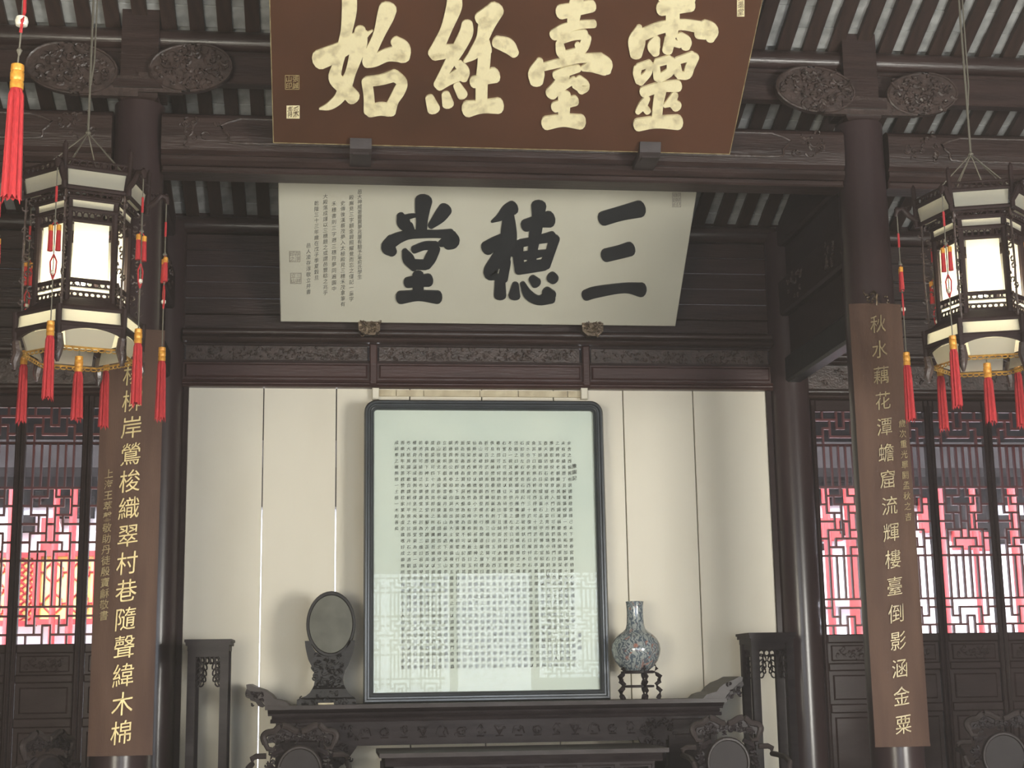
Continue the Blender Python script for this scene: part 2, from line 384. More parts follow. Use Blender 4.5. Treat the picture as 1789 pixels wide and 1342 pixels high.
# ---- columns
def column_back(x, label):
    t = thing('column', label, 'column', (x, W, 0), kind='structure')
    mb = MB(); mb.lathe([(.17, 0), (.172, 2.0), (.168, 4.2), (.16, zw)], (0, 0, 0), 32); mb.build('shaft', column_m, t, True)
    return t
column_back(XL-.04-.17, 'dark lacquered rear column at the left edge of the cream screen')
column_back(XR+.04+.17, 'dark lacquered rear column at the right edge of the cream screen')
def column_front(x, label, seed, px):
    t = thing('column', label, 'column', (x, YF, 0), kind='structure')
    mb = MB(); mb.lathe([(.185, 0), (.185, 3), (.175, zcap-.06)], (0, 0, 0), 32); mb.build('shaft', column_m, t, True)
    mb = MB(); mb.lathe([(.15, zcap-.06), (.19, zcap-.03), (.19, zcap), (.15, zcap+.03)], (0, 0, 0), 4, PI/4); mb.box(-.17, .17, -.17, .17, zcap+.03, zcap+.09)
    mb.build('capital', woodx, t)
    mb = MB(); mb.box(-.13, .13, -.12, .16, zcap+.09, zp+.2); mb.build('top_block', woodx, t)
    rg = random.Random(seed)
    for s, (cx, cy, ww, hh) in px:
        c = at(cx, cy, YF-.16); c = (c.x-x, -.16, c.z); a, b = ww/2*YF/F, hh/2*YF/F
        def ov(t_, k=1.): 
            p = 1+.10*math.sin(2*t_+(.9 if s > 0 else 2.2)); return (c[0]+a*k*p*math.cos(t_), c[2]+b*k*p*math.sin(t_))
        mb = MB(); poly = [ov(2*PI*k/28) for k in range(28)]
        mb.prism(poly, lambda q, r: (q, -.16, r), lambda q, r: (q, -.11, r))
        mb.tube([(ov(2*PI*k/28, .97)[0], -.162, ov(2*PI*k/28, .97)[1]) for k in range(29)], .010, 5)
        mb.box(min(c[0]-s*a*.9, 0) if s > 0 else c[0]+a*.2, max(c[0]-s*a*.9, 0) if s < 0 else c[0]-a*.2, -.15, -.10, c[2]-b*.95, c[2]-b*.2)
        def pk(r):
            t_ = r.uniform(0, 2*PI); k = math.sqrt(r.random())*.82; return ov(t_, k)
        scrolls(mb, 70, pk, rg, (.014, .005), (.03, .07), lambda p: (p[0], -.168, p[1]))
        mb.build('carved_bracket', carved, t, True)
    return t
zcap = (zat(1515, 210, YF)+zat(243, 175, YF))/2
column_front(CXL, 'dark front column behind the left couplet board and left lantern', 1, [(-1, (125, 118, 150, 105)), (1, (333, 118, 138, 100))])
column_front(CXR, 'dark front column behind the right couplet board', 2, [(-1, (1425, 156, 142, 98)), (1, (1612, 164, 130, 92))])

# ---- cross beams between rear and front columns
for x, side in ((XL-.21, 'left'), (XR+.21, 'right')):
    xf = CXL if side == 'left' else CXR
    t = thing('beam_cross', 'cross beams and infill boards joining the %s front and rear columns' % side, 'beam', (x, 11.5, 3.7), kind='structure')
    for z0, z1, th in ((3.72, 3.95, .07), (4.30, 4.62, .09), (4.92, 5.12, .08)):
        mb = MB(); pr = [(-th, z0+.02), (-th+.02, z0), (th-.02, z0), (th, z0+.02), (th, z1-.02), (th-.02, z1), (-th+.02, z1), (-th, z1-.02)]
        mb.prism(pr, lambda a, b: (x+a, W, b), lambda a, b: (xf+a, YF, b)); mb.build('cross_beam', ebony if z0 < 4 else wood, t, world=True)  # lowest beam blackened: shade on its underside put into the colour
    for z0, z1 in ((3.95, 4.30), (4.62, 4.92), (5.12, 5.45)):
        mb = MB(); mb.prism([(-.02, z0), (.02, z0), (.02, z1), (-.02, z1)], lambda a, b: (x+a, W, b), lambda a, b: (xf+a, YF, b)); mb.build('infill_board', wood, t, world=True)
    mb = MB(); rg = random.Random(9)
    for yy in (10.9, 11.9):
        scrolls(mb, 14, lambda r: (yy+r.uniform(-.2, .2), r.uniform(4.36, 4.56)), rg, (.010, .004), (.03, .06), lambda p: (x+(xf-x)*(W-p[0])/(W-YF)+(.095 if side == 'left' else -.095), p[0], p[1]))
    mb.build('carved_relief', carved, t, True, world=True)

# ---- roof: rafters and brick tiles
ZW = zw+.075; ZP = zp+.08
s2 = .44
roof = [((W+.45), ZW-(ZP-ZW)/(W-YF)*.45, YF, ZP), (YF, ZP, 7.9, ZP+s2*(YF-7.9))]
ce = thing('ceiling', 'open roof of dark rafters with grey bricks laid between them', 'ceiling', (XC, W, ZW), kind='structure')
ra_mesh = {}; ti_mesh = {}
nt_ = 0
PITCHX = .198
for si, (ya, za, yb, zb_) in enumerate(roof):
    L = math.hypot(yb-ya, zb_-za); ang = math.atan2(zb_-za, -(yb-ya))
    dirv = Vector((0, (yb-ya)/L, (zb_-za)/L)); nrm = Vector((0, dirv.z, -dirv.y)); nrm = nrm if nrm.z < 0 else -nrm  # pointing down
    xoff = .03
    n = int(13.6/PITCHX)
    rm = None
    for k in range(n):
        x = -5.4+xoff+k*PITCHX
        # rafter
        if rm is None:
            m_ = MB(); hw = .052; th = .05
            a = Vector((0, ya, za)); b = Vector((0, yb, zb_))
            pr = [(-hw, -.0), (hw, -.0), (hw, th), (-hw, th)]
            m_.prism(pr, lambda p, q: a+Vector((p, 0, 0))-nrm*q, lambda p, q: b+Vector((p, 0, 0))-nrm*q)
            o = m_.build('rafter', rafterm, ce); rm = o.data; o.location = (0, 0, 0)
        else:
            o = bpy.data.objects.new('rafter', rm); COL.objects.link(o); o.parent = ce
        o.location = (x-XC, -W, -ZW)
        rg = random.Random(k*7+si)
        # tiles in the gap to the right
        if si == 0: rows = [(0, 12)]
        tl = .205; nr = int(L/tl)
        vis = (si == 0 and -1.9 < x < 5.8) or (si == 1 and -1.9 < x < 5.3)
        lim = nr if si == 0 else 5
        stuff = MB()
        for j in range(nr):
            p0 = Vector((x+PITCHX/2, ya, za))+dirv*(tl*(j+.5))-nrm*(.056+rg.uniform(-.006, .006))
            hx, hy, hz = .062, tl/2-.003, .012
            if vis and j < lim and nt_ < 300 and not (si == 0 and j < 2) and not (.3 < x < 2.6):
                key = 't%d%d' % (si, rg.randrange(4))
                if key not in ti_mesh:
                    tm = MB(); tm.cbox(-hx, hx, -hz, hz, -hy, hy, .003); o = tm.build('tile', tilem, ce); ti_mesh[key] = o.data
                else: o = bpy.data.objects.new('tile', ti_mesh[key]); COL.objects.link(o); o.parent = ce
                Mx = Matrix((Vector((1, 0, 0)), -nrm, dirv)).transposed().to_4x4()
                o.matrix_local = Matrix.Translation(p0-Vector((XC, W, ZW))) @ Mx @ Matrix.Rotation(rg.uniform(-.03, .03), 4, 'Y')
                nt_ += 1
            else:
                c8 = [p0+Vector((sx*hx, 0, 0))+dirv*(sy*hy)-nrm*(sz*hz) for sx in (-1, 1) for sy in (-1, 1) for sz in (-1, 1)]
                stuff.add(c8, [(0,1,3,2),(4,6,7,5),(0,4,5,1),(2,3,7,6),(0,2,6,4),(1,5,7,3)])
        if stuff.v:
            if 'st' not in ra_mesh: ra_mesh['st'] = MB()
            ra_mesh['st'].add(stuff.v, stuff.f)
    mb = MB(); a = Vector((0, ya, za)); b = Vector((0, yb, zb_))
    mb.prism([(-7, .09), (9, .09), (9, .14), (-7, .14)], lambda p, q: a+Vector((p, 0, 0))-nrm*q, lambda p, q: b+Vector((p, 0, 0))-nrm*q)
    mb.build('roof_boarding', tilem, ce, world=True)
o = ra_mesh['st'].build('tile', tilem, ce, world=True); o['kind'] = 'stuff'
zr = ZP+s2*(YF-7.9)
mb = MB(); mb.box(-7, 9.2, -3.2, 8.0, zr+.05, zr+.15); tag(mb.build('ceiling_front', rafterm), 'dark upper ceiling over the front of the hall', 'ceiling', kind='structure')

# ---- side walls, gable infill
for nm, x, s in (('wall_left', -5.9, 1), ('wall_right', 8.6, -1)):
    mb = MB(); mb.box(x-.1, x+.1, -3, W+.5, 0, zr+.2); tag(mb.build(nm, wood), 'dark %s end wall of the hall' % nm[5:], 'wall', kind='structure')

# ---- lattice doors
def lat_segments():
    "segments in grid units, 7 wide; z rows from 0 (bottom) to 26"
    S = []
    def H(y, a, b): S.append((a, y, b, y))
    def V(x, a, b): S.append((x, a, x, b))
    def sym(fn, *a):
        fn(*a)
        if fn is H: H(a[0], 7-a[2], 7-a[1])
        else: V(7-a[0], a[1], a[2])
    def maze(b, flip):
        q = (lambda y: b+y) if not flip else (lambda y: b+4-y)
        def v(x, a, c): V(x, min(q(a), q(c)), max(q(a), q(c))); V(7-x, min(q(a), q(c)), max(q(a), q(c)))
        def h(y, a, c): H(q(y), a, c); H(q(y), 7-c, 7-a)
        H(q(4), 0, 7)
        h(3, 0, 1); h(3, 2, 3.5); v(1, 2, 4); v(2, 1, 3); h(2, 1, 2); h(2, 3, 3.5); v(3, 0, 2); h(1, 0, 3); v(1, 0, 1)
    maze(0, False)
    for x in range(1, 7): V(x, 4, 9)
    H(9, 0, 7)
    for (y, a, b) in ((10, 1, 3), (11, 0, 1), (11, 2, 3.5), (12, 1, 3), (13, 0, 2), (13, 3, 3.5), (14, 1, 3), (15, 0, 1), (15, 2, 3.5), (16, 1, 3)): sym(H, y, a, b)
    for (x, a, b) in ((1, 9, 12), (2, 10, 11), (3, 9, 10), (3, 11, 13), (2, 12, 14), (1, 14, 17), (3, 13, 15), (2, 15, 16), (3, 16, 17)): sym(V, x, a, b)
    H(17, 0, 7)
    for x in range(1, 7): V(x, 17, 22)
    maze(22, True); H(22, 0, 7)
    return S
SEG = lat_segments()
def lattice_mesh(x0, x1, z0, z1, y0, y1, bw=.012):
    mb = MB(); gx = (x1-x0)/7; gz = (z1-z0)/26
    for a, b, c, d in SEG:
        if b == d: mb.box(x0+a*gx-bw*.5, x0+c*gx+bw*.5, y0, y1, z0+b*gz-bw*.75, z0+b*gz+bw*.75)
        else: mb.box(x0+a*gx-bw*.6, x0+a*gx+bw*.6, y0+.001, y1-.001, z0+b*gz, z0+d*gz)
    return mb
zg0 = (zat(80, 1123, W)+zat(1700, 1108, W))/2; zg1 = (zat(80, 718, W)+zat(1700, 716, W))/2
LW = .527
def door_leaf(label, group):
    t = thing('door_leaf', label, 'door', (0, 0, 0), group=group, kind='structure')
    h = LW/2; st = .042
    for s in (-1, 1):
        mb = MB(); xa = s*h; xb = s*(h-st); a, b = min(xa, xb)+.002, max(xa, xb)-.002
        mb.cbox(a, b, -.03, .03, .05, zg1+.1, .006)
        for k in (0.3, .7): mb.tube([(a+(b-a)*k, -.033, .1), (a+(b-a)*k, -.033, zg1+.05)], .005, 6)
        mb.build('stile', wood, t)
    for z0, z1 in ((zg1, zg1+.1), (zg0-.07, zg0), (zg0-.30, zg0-.24), (.95, 1.02), (.05, .15)):
        mb = MB(); mb.cbox(-h+st, h-st, -.028, .03, z0, z1, .008); mb.build('rail', wood, t)
    mb = MB(); mb.cbox(-h+st, h-st, -.005, .01, zg0-.24, zg0-.07, .004)
    mb.cbox(-h+st+.03, h-st-.03, -.018, .01, zg0-.22, zg0-.09, .01)
    rgp = random.Random(6); scrolls(mb, 40, lambda r: (r.uniform(-.15, .15), r.uniform(zg0-.20, zg0-.11)), rgp, (.006, .003), (.02, .035), lambda p: (p[0], -.019, p[1]))
    mb.build('carved_panel', wood, t)
    for z0, z1 in ((1.02, zg0-.30), (.15, .95)):
        mb = MB(); mb.cbox(-h+st, h-st, -.002, .01, z0, z1, .004); mb.cbox(-h+st+.035, h-st-.035, -.015, .01, z0+.035, z1-.035, .012)
        mb.build('lower_panel', wood, t)
    mb = lattice_mesh(-h+st, h-st, zg0, zg1, -.018, .018); mb.build('lattice', redp, t)
    return t
xs_left = [-1.475-LW*(i+.5) for i in range(5)]
xs_right = [4.06+LW*(i+.5) for i in range(5)]
leaf0 = None
for side, xs in (('left', xs_left), ('right', xs_right)):
    for i, x in enumerate(xs):
        ordn = ['next to the rear column', 'second from the rear column', 'third from the rear column', 'fourth from the rear column', 'fifth from the rear column'][i]
        lab = 'tall lattice door leaf in the %s bay, %s' % (side, ordn)
        if leaf0 is None: leaf0 = door_leaf(lab, 'lattice door leaves at the back of the hall'); o = leaf0
        else: o = copy_tree(leaf0); o['label'] = lab
        o.location = (x, W, 0); o.name = 'door_%d' % (i+1+(5 if side == 'right' else 0))
# side bay headers and boards above the doors
for side, xa, xb in (('left', -5.8, XL-.33), ('right', XR+.33, 8.5)):
    t = thing('wall_back_'+side, 'dark boards above the lattice doors of the %s bay' % side, 'wall', ((xa+xb)/2, W, zg1+.1), kind='structure')
    zc = zg1+.1
    molding(xa, xb, W-.05, zc, zc+.09, 2, .03).build('door_head_molding', woodx, t, True, world=True)
    mb = MB(); mb.box(xa, xb, W-.02, W+.05, zc+.09, zc+.30)
    rg = random.Random(4); scrolls(mb, 120, lambda r: (r.uniform(xa, xb), r.uniform(zc+.13, zc+.26)), rg, (.008, .004), (.02, .04), lambda p: (p[0], W-.024, p[1]))
    mb.build('carved_strip', carved, t, True, world=True)
    molding(xa, xb, W-.07, zc+.30, zc+.40, 2, .03).build('upper_molding', woodx, t, True, world=True)
    planks(t, xa, xb, zc+.40, ztop, 6, W-.02, woodx, 8)
    # wall beyond the last door leaf
    e = xs_left[-1]-LW/2 if side == 'left' else xs_right[-1]+LW/2
    mb = MB(); mb.box(min(e, xa if side == 'left' else xb), max(e, xa if side == 'left' else xb), W-.03, W+.05, 0, zc)
    mb.build('end_boarding', wood, t, world=True)
mb = MB(); mb.box(-6, 8.7, W+.03, W+.1, ztop-.1, ZW+.1); tag(mb.build('trim_eave', wood), 'dark eave filler board behind the rear purlin', 'trim', kind='structure')

# ---- front wall behind the viewer, with open doorway
fx0, fx1 = xat(800, 1100, 25.4), xat(930, 1100, 25.4)
t = thing('wall_front', 'front wall of the hall with open doorways', 'wall', (XC, -1.2, 0), kind='structure')
mb = MB()
zd = 3.05
for a, b, z0, z1 in ((-6, fx0-2.2, 0, 1.3), (fx0-2.2, fx0, 0, 1.0), (fx1, 8.8, 0, 1.3), (-6, 8.8, zd, zr+.2), (fx0-.12, fx0, 0, zd), (fx1, fx1+.12, 0, zd), (fx1+1.5, 8.8, 0, zd), (-6, fx0-2.6, 0, zd)):
    mb.box(a, b, -1.3, -1.1, z0, z1)
mb.build('boarding', wood, t, world=True)
for k in range(4):
    mb = lattice_mesh(fx0-.17-(k+1)*.5, fx0-.17-k*.5-.05, 1.0, zd, -1.22, -1.18, .02); mb.build('lattice', wood, t, world=True)
for k in range(2):
    mb = lattice_mesh(fx1+.2+k*.6, fx1+.72+k*.6, 1.3, zd, -1.22, -1.18, .02); mb.build('lattice', wood, t, world=True)

# ---- outdoors behind the lattice doors
mb = MB(); mb.box(-16, 24, 12.95, 34, -.25, -.05); tag(mb.build('ground', ground), 'pale paving outside behind the lattice doors', 'ground', kind='structure')
YO = 17.5
t = thing('wall_outside', 'sunlit white wall seen outside through the lattice doors', 'wall', (XC, YO, 0), kind='structure')
mb = MB(); mb.box(-14, 22, YO, YO+.2, -.1, 3.5); mb.build('plaster', ext_white, t, world=True)
mb = MB(); mb.xprism([(YO-.35, 3.55), (YO+.3, 4.5), (YO+.3, 4.6), (YO-.40, 3.65)], -14, 22); mb.build('eave', ext_dark, t, world=True)
mb = MB(); mb.box(-14, 22, YO-.05, YO+.1, 3.25, 6.5); mb.build('eave_beam', ext_dark, t, world=True)
# veranda roof of this hall beyond the lattice
mb = MB(); mb.xprism([(W+.1, 4.25), (W+1.7, 3.50), (W+1.7, 3.62), (W+.1, 4.4)], -6.5, 9); tag(mb.build('ceiling_veranda', ext_dark), 'dark veranda eave beyond the lattice doors', 'ceiling', kind='structure')
rg = random.Random(21)
for i, (px, wd) in enumerate([(15, .10), (92, .07), (122, .08), (1452, .09), (1496, .16), (1652, .10), (1712, .07), (1782, .10)]):
    x = xat(px, 1050, YO-.6)
    mb = MB(); mb.lathe([(wd/2, -.05), (wd/2, 3.4)], (x, YO-.6, 0), 14)
    tag(mb.build('outer_column', ext_red, smooth=True), 'red column outside, seen through the lattice %s' % ['at the left edge of the picture', 'left of the middle of the leaf behind the left tassels', 'beside the amber screen', 'nearest the right rear column', 'just left of the right couplet board', 'just right of the right couplet board', 'behind the middle of the second visible right leaf', 'at the right edge of the picture'][i], 'column', kind='structure')
def outer_screen(px0, px1, y0, y1, Y, label, m, fm, oct=True):
    a, b = at(px0, y1, Y), at(px1, y0, Y); x0, x1, z0, z1 = a.x, b.x, a.z, b.z
    t = thing('window_screen', label, 'screen', ((x0+x1)/2, Y, z0), kind='structure')
    mb = MB(); mb.box(x0, x1, Y, Y+.03, z0, z1); mb.build('pane', m, t, world=True)
    mb = MB()
    for a_, b_, c_, d_ in ((x0-.05, x1+.05, z1, z1+.06), (x0-.05, x1+.05, z0-.06, z0), (x0-.05, x0, z0, z1), (x1, x1+.05, z0, z1)): mb.box(a_, b_, Y-.04, Y+.04, c_, d_)
    mb.build('frame', fm, t, world=True)
    mb = MB(); n = max(2, round((x1-x0)/.28)); g = (x1-x0)/n; m_ = max(2, round((z1-z0)/g))
    gz = (z1-z0)/m_
    for i in range(n):
        for j in range(m_):
            cx, cz = x0+g*(i+.5), z0+gz*(j+.5); r = g*.36
            pts = [(cx+r*math.cos(PI/8+k*PI/4), Y-.01, cz+r*math.sin(PI/8+k*PI/4)) for k in range(9)]
            mb.tube(pts, .012, 4)
            for dx, dz in ((1, 0), (0, 1)):
                mb.tube([(cx-dx*g/2, Y-.01, cz-dz*gz/2), (cx-dx*r*.93, Y-.01, cz-dz*r*.93)], .012, 4); mb.tube([(cx+dx*g/2, Y-.01, cz+dz*gz/2), (cx+dx*r*.93, Y-.01, cz+dz*r*.93)], .012, 4)
    mb.build('lattice', fm, t, world=True)
outer_screen(28, 60, 975, 1085, YO-.3, 'amber octagon-lattice window outside, left end', ext_yel, ext_red)
outer_screen(68, 165, 972, 1082, YO-.3, 'amber octagon-lattice window outside, beside the left couplet board', ext_yel, ext_red)
outer_screen(-60, 14, 975, 1085, YO-.3, 'amber octagon-lattice window outside, cut by the left picture edge', ext_yel, ext_red)
for px0, px1, y0, y1, m_, lab in ((70, 98, 905, 966, ext_red, 'small red panel outside above the amber window'), (1425, 1470, 905, 945, ext_red, 'small red panel outside nearest the right rear column'),
        (1610, 1640, 870, 930, ext_red, 'small red panel outside just right of the right couplet board'), (1668, 1710, 925, 960, ext_red, 'small red panel outside behind the second visible right leaf'),
        (1425, 1520, 962, 1060, ext_pink, 'pale pink wall panel outside nearest the right rear column'), (1600, 1789, 985, 1110, ext_pink, 'long pale pink wall panel outside right of the right couplet board'),
        (-20, 170, 1090, 1135, ext_pink, 'pale pink wall panel outside under the amber windows'),
        (1424, 1446, 950, 962, ext_dark, 'small dark panel outside, low beside the right rear column'), (1465, 1520, 908, 935, ext_dark, 'dark beam end outside beside the right rear column'), (1735, 1789, 900, 950, ext_dark, 'dark panel outside at the right picture edge'),
        (1712, 1738, 930, 962, ext_red, 'small red panel outside left of the right picture edge'), (20, 60, 900, 930, ext_dark, 'dark panel outside at the left picture edge'), (100, 165, 868, 905, ext_dark, 'dark panel outside beside the left couplet board'),
        (60, 76, 858, 875, ext_dark, 'small dark hanging board outside, left bay'), (1440, 1520, 842, 868, ext_dark, 'dark hanging board outside nearest the right rear column'), (1640, 1735, 880, 925, ext_dark, 'dark hanging board outside behind the second visible right leaf')):
    a, b = at(px0, y1, YO-.1), at(px1, y0, YO-.1); mb = MB(); mb.cbox(a.x, b.x, YO-.12, YO-.02, a.z, b.z, .01)
    tag(mb.build('outer_panel', m_), lab, 'panel', kind='structure')

# ---- thin scattering volume added for lens veil and glow round the lanterns
mb = MB(); mb.box(-16, 24, -3.5, 33, -.06, 7.5)
hzm = bpy.data.materials.new('lens_veil_scatter'); hzm.use_nodes = True; hzm.node_tree.nodes.clear()
_o = hzm.node_tree.nodes.new('ShaderNodeOutputMaterial'); _v = hzm.node_tree.nodes.new('ShaderNodeVolumeScatter')
_v.inputs['Density'].default_value = VEIL_DENSITY; _v.inputs['Anisotropy'].default_value = .6; _v.inputs['Color'].default_value = (1, .96, .93, 1)
hzm.node_tree.links.new(_v.outputs[0], _o.inputs['Volume'])
tag(mb.build('lens_veil', hzm), 'thin scattering veil added for the lens glare around the lanterns', 'lens_veil', kind='stuff')

# ================================================================== PLAQUES
def lean_plane(bl, br, tl, tr, Yb):
    "plaque bottom edge at depth Yb; the top edge's depth follows from equal widths"
    wb_ = (at(*br, Yb)-at(*bl, Yb)).x
    lo, hi = Yb-3, Yb+.5
    Yt = Yb*wb_/((at(*tr, Yb)-at(*tl, Yb)).x)
    B = (at(*bl, Yb)+at(*br, Yb))/2; T = (at(*tl, Yt)+at(*tr, Yt))/2
    U = (T-B); L = U.length; u = Vector((0, U.y, U.z)).normalized(); n = Vector((1, 0, 0)).cross(u)   # n faces the viewer
    if n.y > 0: n = -n
    return B, u, n, wb_, L, Yt
# ---- cream plaque
B, u, n, wd, L, Yt = lean_plane((490, 564), (1180, 569), (481, 303), (1216, 320), 12.28)
print('cream plaque', wd, L, Yt, n)
def plaque(name, label, B, u, n, wd, L, m, th=.035):
    t = thing(name, label, 'plaque', tuple(B))
    mb = MB()
    h = wd/2; c = .006
    P = lambda a, b, d: Vector((a, 0, 0))+u*b+n*d
    vs = [P(a, b, -th) for a, b in ((-h, 0), (h, 0), (h, L), (-h, L))]+[P(a, b, -c) for a, b in ((-h, 0), (h, 0), (h, L), (-h, L))]+[P(a, b, 0) for a, b in ((-h+c, c), (h-c, c), (h-c, L-c), (-h+c, L-c))]
    fs = [(3, 2, 1, 0), (8, 9, 10, 11)]
    for i in range(4):
        j = (i+1) % 4; fs += [(i, j, 4+j, 4+i), (4+i, 4+j, 8+j, 8+i)]
    mb.add(vs, fs); mb.build('board', m, t)
    return t
pc = plaque('hanging_plaque', 'cream plaque with three large black brush characters, leaning forward above the screen', B, u, n, wd, L, cream)
def chars(parent, B, n, crop, zs, strokes, m, depth, label):
    "strokes drawn in crop coordinates -> on the plaque face"
    mb = MB()
    for k, s in enumerate(strokes):
        f = lambda x, y, d: on(crop[0]+x*zs, crop[1]+y*zs, B, n)+n*(d+.001)-B
        brush(mb, s, f, depth, k*.00025)
    o = mb.build('character', m, parent); o['label'] = label
    return o
ZC = .21615; ZD = .2235; ZA = .24595
tang = [[(1250,275,140),(1240,350,120),(1235,450,92),(1230,545,95)],[(1062,395,62),(1085,450,108),(1120,500,82)],[(1100,415,50),(1150,400,38),(1200,395,25)],
 [(1425,345,112),(1375,410,100),(1305,482,50)],[(1130,480,70),(1150,520,60)],
 [(985,575,55),(968,650,125),(1000,695,75)],[(985,610,105),(1050,575,88),(1130,552,70),(1240,545,66),(1350,545,62),(1470,545,78)],[(1470,555,92),(1478,600,125),(1440,625,100)],[(1440,600,90),(1385,625,50)],
 [(1095,680,45),(1125,745,95),(1175,820,60)],[(1170,672,60),(1260,640,66),(1345,645,80)],[(1345,660,80),(1305,740,92),(1270,800,75)],[(1160,790,80),(1265,795,80)],
 [(1205,875,92),(1205,1000,88)],[(1118,938,84),(1200,925,92),(1290,918,102)],[(1062,1058,104),(1210,1042,84),(1362,1056,106)]]
sui = [[(250,322,110),(205,345,95),(150,395,60),(85,432,16)],[(215,360,80),(218,460,112),(215,560,130),(190,660,110),(160,760,118)],[(150,880,80),(150,1010,96)],
 [(45,640,108),(110,600,100),(220,545,80)],[(160,640,60),(110,740,90),(75,830,110),(115,860,60)],[(200,740,70),(170,880,80)],
 [(452,305,118),(445,400,96),(425,520,96),(410,620,80),(400,700,70),(395,800,80)],[(348,462,96),(440,430,96),(535,412,128)],
 [(300,600,70),(290,700,80),(305,800,85)],[(265,640,50),(250,690,40)],[(310,600,62),(420,578,60),(560,548,82)],[(575,560,84),(545,660,74),(500,770,86)],[(280,700,58),(400,690,64),(520,670,40)],[(290,805,80),(400,782,92),(495,770,84)],
 [(270,920,50),(262,1010,94)],[(325,915,42),(370,1000,74),(450,1045,72),(545,1020,100)],[(510,975,76),(550,1010,90)],[(400,875,60),(432,910,84)],[(550,862,86),(572,880,82)]]
san = [[(955,408,112),(1090,368,112),(1240,332,132)],[(975,695,104),(1080,670,104),(1165,645,112)],[(818,1008,84),(900,982,88),(1120,950,78),(1255,965,112)]]
o = chars(pc, B, n, (470, 290), ZC, tang, ink, .012, 'black brush character, left of the three')
o = chars(pc, B, n, (840, 290), ZD, sui, ink, .012, 'black brush character, middle of the three')
o = chars(pc, B, n, (840, 290), ZD, san, ink, .012, 'black brush character of three strokes at the right')
def pl(n, B):
    return lambda x, y: on(x, y, B, n)+n*.002
cols = [((628.5, 331), 8.75, '邑大神威著靈異夢兆屢有驗予童俞氏學生'), ((614, 341), 9.85, '殿廡見三字額金碧照耀覺而忘之僅記一童字'),
        ((599, 351), 9.8, '史傳後漢蔡茂夢入太極殿見三穗禾茂拿筆有'), ((583.5, 352), 10.6, '禾穗書則三字遡三穗符夢同遍園中'),
        ((568.5, 339), 9.9, '大殿落成謹以三穗題之或謂邑豐稔之兆乎'), ((553, 351), 10.0, '乾隆三十三年歲在戊子季夏穀旦'), ((539, 425), 10.1, '邑人凌存淳敬立并書')]
for (x, y), dy, s in cols:
    f = (lambda x, y: lambda a, b: on(x+a, y-b+4, B, n)+n*.002)(x, y)
    write('inscription', list(s), f, 10, dy, 8.6, 8.9, ink2, pc)
def seal(parent, px, py, s, B, n, rows, m, fill=None, w=1., h=1.):
    f = lambda a, b: on(px+a, py-b, B, n)+n*.003
    mb = MB(); hw, hh = s*w/2, s*h/2
    if fill:
        mb.add([f(-hw, -hh)+n*-.001, f(hw, -hh)+n*-.001, f(hw, hh)+n*-.001, f(-hw, hh)+n*-.001], [(0, 1, 2, 3)]); o = mb.build('seal', fill, parent, world=True)
    else:
        t_ = .8
        for a0, b0, a1, b1 in ((-hw, -hh, hw, -hh+t_), (-hw, hh-t_, hw, hh), (-hw, -hh, -hw+t_, hh), (hw-t_, -hh, hw, hh)):
            mb.add([f(a0, b0), f(a1, b0), f(a1, b1), f(a0, b1)], [(0, 1, 2, 3)])
        o = mb.build('seal', m, parent, world=True)
    nr = len(rows); nc = len(rows[0]); dx = s*w/nc*.92; dy = s*h/nr*.92
    write('seal_script', rows, lambda a, b: f(a-dx*(nc-1)/2, b+dy*(nr-1)/2), dx, dy, dx*.98, dy*.98, m, o, world=True)
    return o
seal(pc, 515, 448, 19, B, n, ['印存', '之淳'], sealm)
seal(pc, 517, 486, 19, B, n, ['立三', '山祥'], sealm)
seal(pc, 1182, 349, 15, B, n, ['御', '園', '印'], sealm, None, 1, 1.7)
# supports of the cream plaque
def clip(px, py, w_, h_, B, n, lab, seed):
    p = on(px, py, B, n); t = thing('plaque_bracket', lab, 'bracket', tuple(p), group=None)
    mb = MB(); s = 12.2/F; a, b = w_*s/2, h_*s/2; rg = random.Random(seed)
    poly = [(-a, b), (-a*.95, -b*.4), (-a*.5, -b), (a*.5, -b), (a*.95, -b*.4), (a, b), (a*.5, b*.8), (-a*.5, b*.8)]
    mb.yprism(poly, -.05, .03); scrolls(mb, 26, lambda r: (r.uniform(-a*.8, a*.8), r.uniform(-b*.7, b*.8)), rg, (.010, .004), (.02, .045), lambda q: (q[0], -.055, q[1]))
    mb.box(-a*.4, a*.4, .0, .30, -b, -b*.3); mb.build('carved_face', bronze, t, True)
clip(645, 574, 40, 28, B, n, 'carved bronze bracket under the left half of the cream plaque', 5)
clip(1034, 576, 40, 28, B, n, 'carved bronze bracket under the right half of the cream plaque', 6)
for px, py, lab in ((671, 306, 'knotted tie above the left half of the cream plaque'), (946, 314, 'knotted tie above the right half of the cream plaque')):
    p = on(px, py, B, n); t = thing('plaque_tie', lab, 'tie', tuple(p))
    mb = MB(); mb.tube([(-.05, 0, .02), (-.02, -.02, .012), (.0, -.02, 0), (.02, -.01, .02)], .009, 6); mb.tube([(.045, 0, .03), (.05, -.02, .0), (.04, -.01, -.02)], .010, 6)
    mb.build('knot', bronze, t, True)
    mb = MB(); mb.tube([(0, 0, .01), (0, .25, .32)], .006, 6); mb.build('tie_rod', bronze, t)

